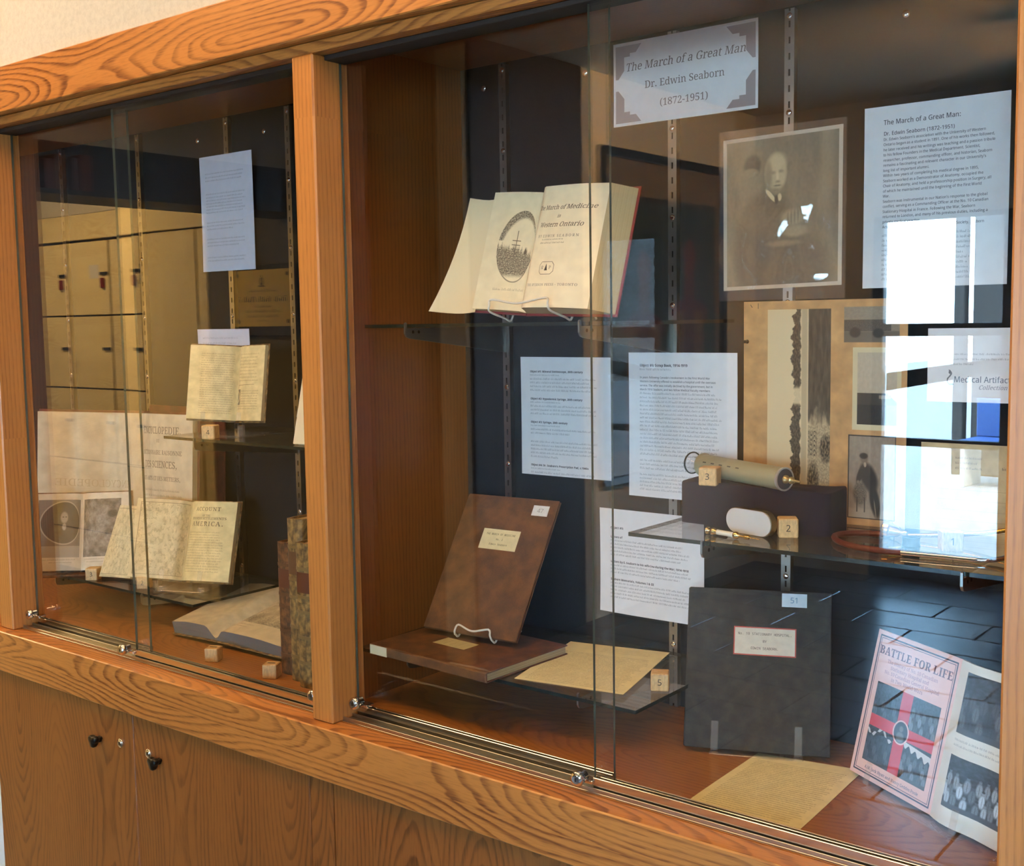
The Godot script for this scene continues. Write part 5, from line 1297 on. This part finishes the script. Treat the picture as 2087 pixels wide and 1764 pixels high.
func left_bay_things():
	var Y := -0.236
	# small old book on a clear stand
	var xf := lean(V(-2.058, Y + 0.030, -1.612), 12.0, 9.0)
	var t := thing("open_book", "small old open book with decorated initial on a clear stand", "book", xf)
	open_book(t, 0.163, 0.113, 0.100, 0.012, 0.008, 18.0, 16.0, printed("small_left", p_leaf([], 71, Color(0.86, 0.78, 0.56), 60, 30, 12)), printed("small_right", p_initial()), mats["tan_leather"], mats["page_edge"])
	clear_stand("clear stand holding the small old open book", V(-2.058, Y + 0.030, -1.612), 12.0, 9.0, [-0.055, 0.045], 0.046, 0.016, 0.1, 0.030, -0.01)
	cube("wooden cube before the small old book on its glass shelf", V(-2.033, Y, -1.523), 30.0, "4")
	paper("note_card", "small white note card pinned behind the small old book", "paper", -2.4085, -0.125, -2.2090, -0.0048, "small_note", p_small_note(), 0.002, BACK + 0.0142)
	# folio beside the mullion
	t = thing("folio", "tall cream folio leaning beside the oak mullion", "book", lean(V(-1.772, Y + 0.002, -1.525), 8.0, 15.0))
	closed_book(t, 0.15, 0.298, 0.016, mats["leaf_paper"], mats["page_edge"])
	# low shelf
	Y = -0.603
	xf = lean(V(-2.512, Y + 0.0075, -1.664), 12.0, 4.0)
	t = thing("open_folio", "large open folio titled Encyclopedie with rust coloured board", "book", xf)
	open_book(t, 0.385, 0.292, 0.205, 0.016, 0.016, 14.0, 10.0, printed("ency_left", p_ency(true)), printed("ency_right", p_ency(false)), mats["rust_board"], mats["page_edge"], 0.006)
	t = thing("rust_board", "rust coloured board standing behind the large open folio", "board", lean(V(-2.62, Y + 0.0005, -1.752), 0.0, 3.0))
	part("board", boxed(Vector3(0, 0, -0.005), Vector3(0.312, 0.405, 0), 0.001, 1), mats["rust_board"], t)
	xf = lean(V(-2.585, Y + 0.012, -1.535), 43.0, 16.0)
	t = thing("open_book", "open book of engraved portraits on the low glass shelf", "book", xf)
	open_book(t, 0.190, 0.122, 0.118, 0.008, 0.010, 6.0, 6.0, printed("portrait_left", p_engraving(81, true)), printed("portrait_right", p_engraving(83, false)), mats["brown_leather"], mats["page_edge"])
	t = thing("book_rest", "dark wooden book rest under the portrait book", "book stand", lean(V(-2.585, Y + 0.0005, -1.535), 43.0, 0.0))
	part("ledge", boxed(Vector3(-0.10, 0.0, -0.03), Vector3(0.12, 0.0065, 0.024), 0.002), mats["brown_leather"], t)
	cube("wooden cube in front of the portrait book", V(-2.5185, Y, -1.5275), 35.0, "3")
	xf = lean(V(-2.262, Y + 0.016, -1.600), 22.0, 18.0)
	t = thing("open_book", "open book titled Account of America with a folded map", "book", xf)
	open_book(t, 0.185, 0.128, 0.132, 0.022, 0.014, 10.0, 4.0, printed("america_map", p_map(91)), printed("america", p_america()), mats["tan_leather"], mats["page_edge"])
	var P := []
	for r in 7:
		var row := []
		for c in 7:
			var u := c / 6.0; var w := r / 6.0
			row.append(Vector3(lerpf(-0.168 - 0.03 * (1.0 - w), -0.118, u), w * 0.17 - 0.004, 0.042 + 0.006 * sin(u * 5.0)))
		P.append(row)
	var s := Shape.new(); s.sheet(P, 0.0004, Vector3.BACK)
	part("folded_map", s, printed("america_fold", p_map(93)), t)
	clear_stand("clear stand holding the Account of America book", V(-2.262, Y + 0.016, -1.600), 22.0, 18.0, [-0.03, 0.07], 0.044, 0.02, 0.1, 0.016, -0.008)
	cube("wooden cube in front of the Account of America book", V(-2.333, Y, -1.545), 35.0, "2")
	# bed: large book lying open, two cubes, a row of old volumes
	xf = lean(V(-2.072, BED + 0.014, -1.545), 1.0, 79.0)
	t = thing("open_book", "large open book with landscape engraving lying on the case bed", "book", xf)
	open_book(t, 0.232, 0.150, 0.225, 0.030, 0.026, -2.0, -0.5, printed("landscape_a", p_leaf([], 73, Color(0.84, 0.77, 0.60), 40, 0)), printed("landscape_b", p_landscape(95)), mats["tan_leather"], mats["grey_edge"], 0.004, 0.03)
	cube("wooden cube before the large open book on the case bed", V(-1.988, BED, -1.4745), 28.0, "slot")
	cube("wooden cube before the row of old leather volumes", V(-1.796, BED, -1.4705), 28.0, "slot")
	standing_book("brown leather volume with title patch, lowest of the standing row", V(-1.780, BED, -1.500), 5.0, 0.048, 0.270, 0.17, mats["brown_leather"], mats["title_red"], [0.04, 0.09, 0.14, 0.165, 0.225])
	standing_book("tall tan leather volume in the middle of the standing row", V(-1.730, BED, -1.482), 5.0, 0.042, 0.325, 0.19, mats["tan_leather"], mats["brown_leather"], [0.05, 0.11, 0.17, 0.205, 0.27])
	standing_book("tan leather volume closest to the oak mullion", V(-1.680, BED, -1.462), 5.0, 0.050, 0.285, 0.18, mats["tan_leather"], mats["title_red"], [0.05, 0.10, 0.15, 0.18, 0.235])
func p_initial() -> Image:
	var im := p_leaf([], 77, Color(0.87, 0.79, 0.57), 40, 0)
	var k := Color(0.36, 0.28, 0.18)
	rng.seed = 77
	for r in 9: tiny_print(im, 50, 320, 60 + r * 22, 11 - r * 0.4, k, 0.1 + 0.04 * (r % 3))
	rule(im, 60, 262, 290, 258, 2, k)
	paint_rect(im, Rect2i(40, 290, 92, 104), func(u, w): return Color(0.35, 0.32, 0.25, 0.75 - 0.7 * clampf(ell(u, w, 0.5, 0.5, 0.4, 0.4, 0.05) - ell(u, w, 0.5, 0.5, 0.27, 0.3, 0.05), 0, 1)))
	for r in 6: tiny_print(im, 144, 330, 306 + r * 17, 9, k, 0.05)
	for r in 2: tiny_print(im, 40, 330, 408 + r * 17, 9, k, 0.05)
	return im
func p_ency(left: bool) -> Image:
	var im := blank(440, 620, Color(0.80, 0.73, 0.60), 75, 0.05)
	if left:   # ink of the facing title has printed off, reversed and faint
		for r in [["ENCYCLOPEDIE", 300, 40], ["DICTIONNAIRE RAISONNE", 380, 24], ["DES SCIENCES", 445, 34]]:
			write(im, r[0], 240, r[1], r[2], "serif", Color(0.68, 0.60, 0.47), 1)
		im.flip_x()
		return im
	var k := Color(0.34, 0.29, 0.23)
	for r in [["ENCYCLOPEDIE,", 78, 38], ["OU", 112, 18], ["DICTIONNAIRE RAISONNE", 160, 24], ["DES SCIENCES,", 212, 36], ["DES ARTS ET DES METIERS,", 262, 22]]: write(im, r[0], 236, r[1], r[2], "serif", k, 1)
	rng.seed = 75
	for r in 6: tiny_print(im, 50, 390, 305 + r * 22, 9, k, 0.04)
	tiny_print(im, 120, 320, 450, 9, k, 0.1)
	paint_rect(im, Rect2i(110, 490, 210, 110), func(u, w): return Color(0.35, 0.32, 0.27, 0.7 * ell(u, w, 0.5, 0.55, 0.48, 0.5 * (0.7 + 0.3 * sin(u * 19.0)), 0.2) * (0.6 + 0.4 * sin(u * 70.0) * sin(w * 60.0))))
	return im
func p_america() -> Image:
	return p_leaf([["ACCOUNT", 32, 3.0], ["OF THE", 16], ["SPANISH SETTLEMENTS", 20], ["IN", 16], ["AMERICA.", 38, 4.0], "", "", "", ""], 79, Color(0.87, 0.79, 0.56), 40, 12, 13)

func across_the_room():
	# locker bank in the wall opposite, with a tall cupboard beside it
	var t := thing("locker_bank", "bank of pale oak lockers with black hasps across the corridor", "lockers")
	part("carcass", boxed(V(-7.96, -EYE, 1.112), V(-5.13, 0.685, 1.44)), mats["dark_wood"], t)
	part("cornice", boxed(V(-7.96, 0.535, 1.088), V(-5.13, 0.685, 1.112), 0.002, 0), mats["oak_pale"], t)
	var xs := [-7.90, -7.456, -7.0127, -6.5694, -6.12, -5.7282]; var ys := [-1.50, -1.24, -0.80, -0.3576, 0.0815, 0.531]
	for c in xs.size() - 1:
		for r in ys.size() - 1:
			var d := Node3D.new(); d.name = numbered(t, "locker_door"); t.add_child(d, true)
			part("panel", boxed(V(xs[c] + 0.011, ys[r] + 0.004, 1.09), V(xs[c + 1] - 0.011, ys[r + 1] - (0.012 if r == 4 else 0.006), 1.1115), 0.0015, 0, Vector2(c * 0.3, r * 0.21)), mats["oak_pale"], d)
			if r < 2: continue
			var hx: float = xs[c + 1] - 0.09; var hy: float = (ys[r] + ys[r + 1]) / 2.0 + 0.02
			part("hasp", boxed(V(hx, hy - 0.009, 1.078), V(hx + 0.075, hy + 0.009, 1.0895), 0.002), mats["black_knob"], d)
			if r == 4: part("padlock", boxed(V(hx + 0.012, hy - 0.085, 1.070), V(hx + 0.046, hy - 0.025, 1.086), 0.004), mat("red_padlock", Color(0.45, 0.06, 0.03), 0.4), d)
	part("tall_door", boxed(V(-5.712, -1.50, 1.09), V(-5.230, 0.525, 1.1115), 0.0015, 1, Vector2(0.7, 0.3)), mats["oak_pale"], t)
	part("end_stile", boxed(V(-5.214, -1.50, 1.09), V(-5.132, 0.525, 1.1115), 0.0015, 1), mats["oak_pale"], t)
	part("hinge", boxed(V(-5.728, 0.25, 1.080), V(-5.715, 0.36, 1.0895)), mats["black_knob"], t)
	part("label_card", boxed(V(-6.33, 0.30, 1.0885), V(-6.23, 0.38, 1.0898)), mats["white_paint"], t)
	# brass plaque on a dark board
	t = thing("wall_plaque", "engraved brass plaque on a dark wooden board on the grey wall", "plaque", Transform3D(Basis(Vector3.UP, PI), V(-4.66, 0.135, 1.09)))
	part("board", boxed(Vector3(-0.26, -0.185, 0.0), Vector3(0.26, 0.175, 0.02), 0.004), mats["dark_wood"], t)
	var s := Shape.new(); s.sheet([[Vector3(-0.225, -0.135, 0.0225), Vector3(0.225, -0.135, 0.0225)], [Vector3(-0.225, 0.15, 0.0225), Vector3(0.225, 0.15, 0.0225)]], 0.002, Vector3.BACK)
	var pm := printed("plaque", p_plaque(), 0.45)
	part("brass_plate", s, pm, t)
	for q in [[-0.195, -0.11], [0.195, -0.11], [-0.195, 0.125], [0.195, 0.125]]:
		s = Shape.new(); s.xf = Transform3D(Basis(Vector3.RIGHT, PI / 2), Vector3(q[0], q[1], 0.0225)); s.lathe([Vector2(0.0001, 0.004), Vector2(0.008, 0.003), Vector2(0.011, 0.0)], 12); part("screw", s, mats["dark_steel"], t)
	# bulkhead over the corridor with a narrow book shelf
	struct("trim_1", boxed(V(-4.55, 0.53, -1.344), V(-4.42, 0.76, 1.089)), mats["dark_wood"], "dark wooden bulkhead across the corridor")
	struct("wall_over_bulkhead", boxed(V(-4.54, 0.761, -1.344), V(-4.43, 1.249, 1.089)), mats["wall_paint"])
	struct("trim_2", boxed(V(-4.419, 0.53, -1.344), V(-4.25, 0.548, 1.089)), mats["dark_wood"], "narrow dark shelf along the bulkhead")
	rng.seed = 8
	var z := -0.52
	for k in 7:
		var h := rng.randf_range(0.10, 0.15); var w := rng.randf_range(0.03, 0.05)
		var b := thing("shelved_book", "reddish brown book standing on the narrow bulkhead shelf", "book", turned(V(-4.27, 0.548, z), 90.0), "books on the bulkhead shelf")
		var col := mat("book_%d" % (k % 3), [Color(0.32, 0.13, 0.06), Color(0.36, 0.22, 0.10), Color(0.25, 0.10, 0.06)][k % 3], 0.6)
		part("binding", boxed(Vector3(-w / 2, 0, -0.11), Vector3(w / 2, h, 0), 0.003, 1), col, b)
		part("page_block", boxed(Vector3(-w / 2 + 0.003, h - 0.001, -0.108), Vector3(w / 2 - 0.003, h + 0.0005, -0.006)), mats["page_edge"], b)
		z += w + rng.randf_range(0.004, 0.03)
	# large framed picture on the side wall
	t = thing("framed_picture", "large black framed picture of two robed figures on the side wall", "picture", Transform3D(Basis(Vector3.UP, PI / 2), V(-3.369, 0.014, 2.835)))
	var hw := 0.665; var hh := 0.874
	for q in [[-hw, -hh, -hw + 0.045, hh], [hw - 0.045, -hh, hw, hh], [-hw + 0.045, -hh, hw - 0.045, -hh + 0.045], [-hw + 0.045, hh - 0.045, hw - 0.045, hh]]:
		part("frame_bar", boxed(Vector3(q[0], q[1], 0), Vector3(q[2], q[3], 0.04), 0.005), mats["black_knob"], t)
	part("mat_board", boxed(Vector3(-hw + 0.04, -hh + 0.04, 0.002), Vector3(hw - 0.04, hh - 0.04, 0.008)), mat("mat_board", Color(0.42, 0.36, 0.26), 0.9), t)
	part("inner_slip", boxed(Vector3(-0.555, -0.70, 0.008), Vector3(0.555, 0.645, 0.014)), mats["dark_wood"], t)
	s = Shape.new(); s.sheet([[Vector3(-0.53, -0.675, 0.0155), Vector3(0.53, -0.675, 0.0155)], [Vector3(-0.53, 0.62, 0.0155), Vector3(0.53, 0.62, 0.0155)]], 0.001, Vector3.BACK)
	part("picture", s, printed("robes", p_robes(), 0.6), t)
	s = Shape.new(); s.quad(Vector3(-hw + 0.045, -hh + 0.045, 0.030), Vector3(hw - 0.045, -hh + 0.045, 0.030), Vector3(hw - 0.045, hh - 0.045, 0.030), Vector3(-hw + 0.045, hh - 0.045, 0.030))
	part("glazing", s, mats["door_glass"], t)
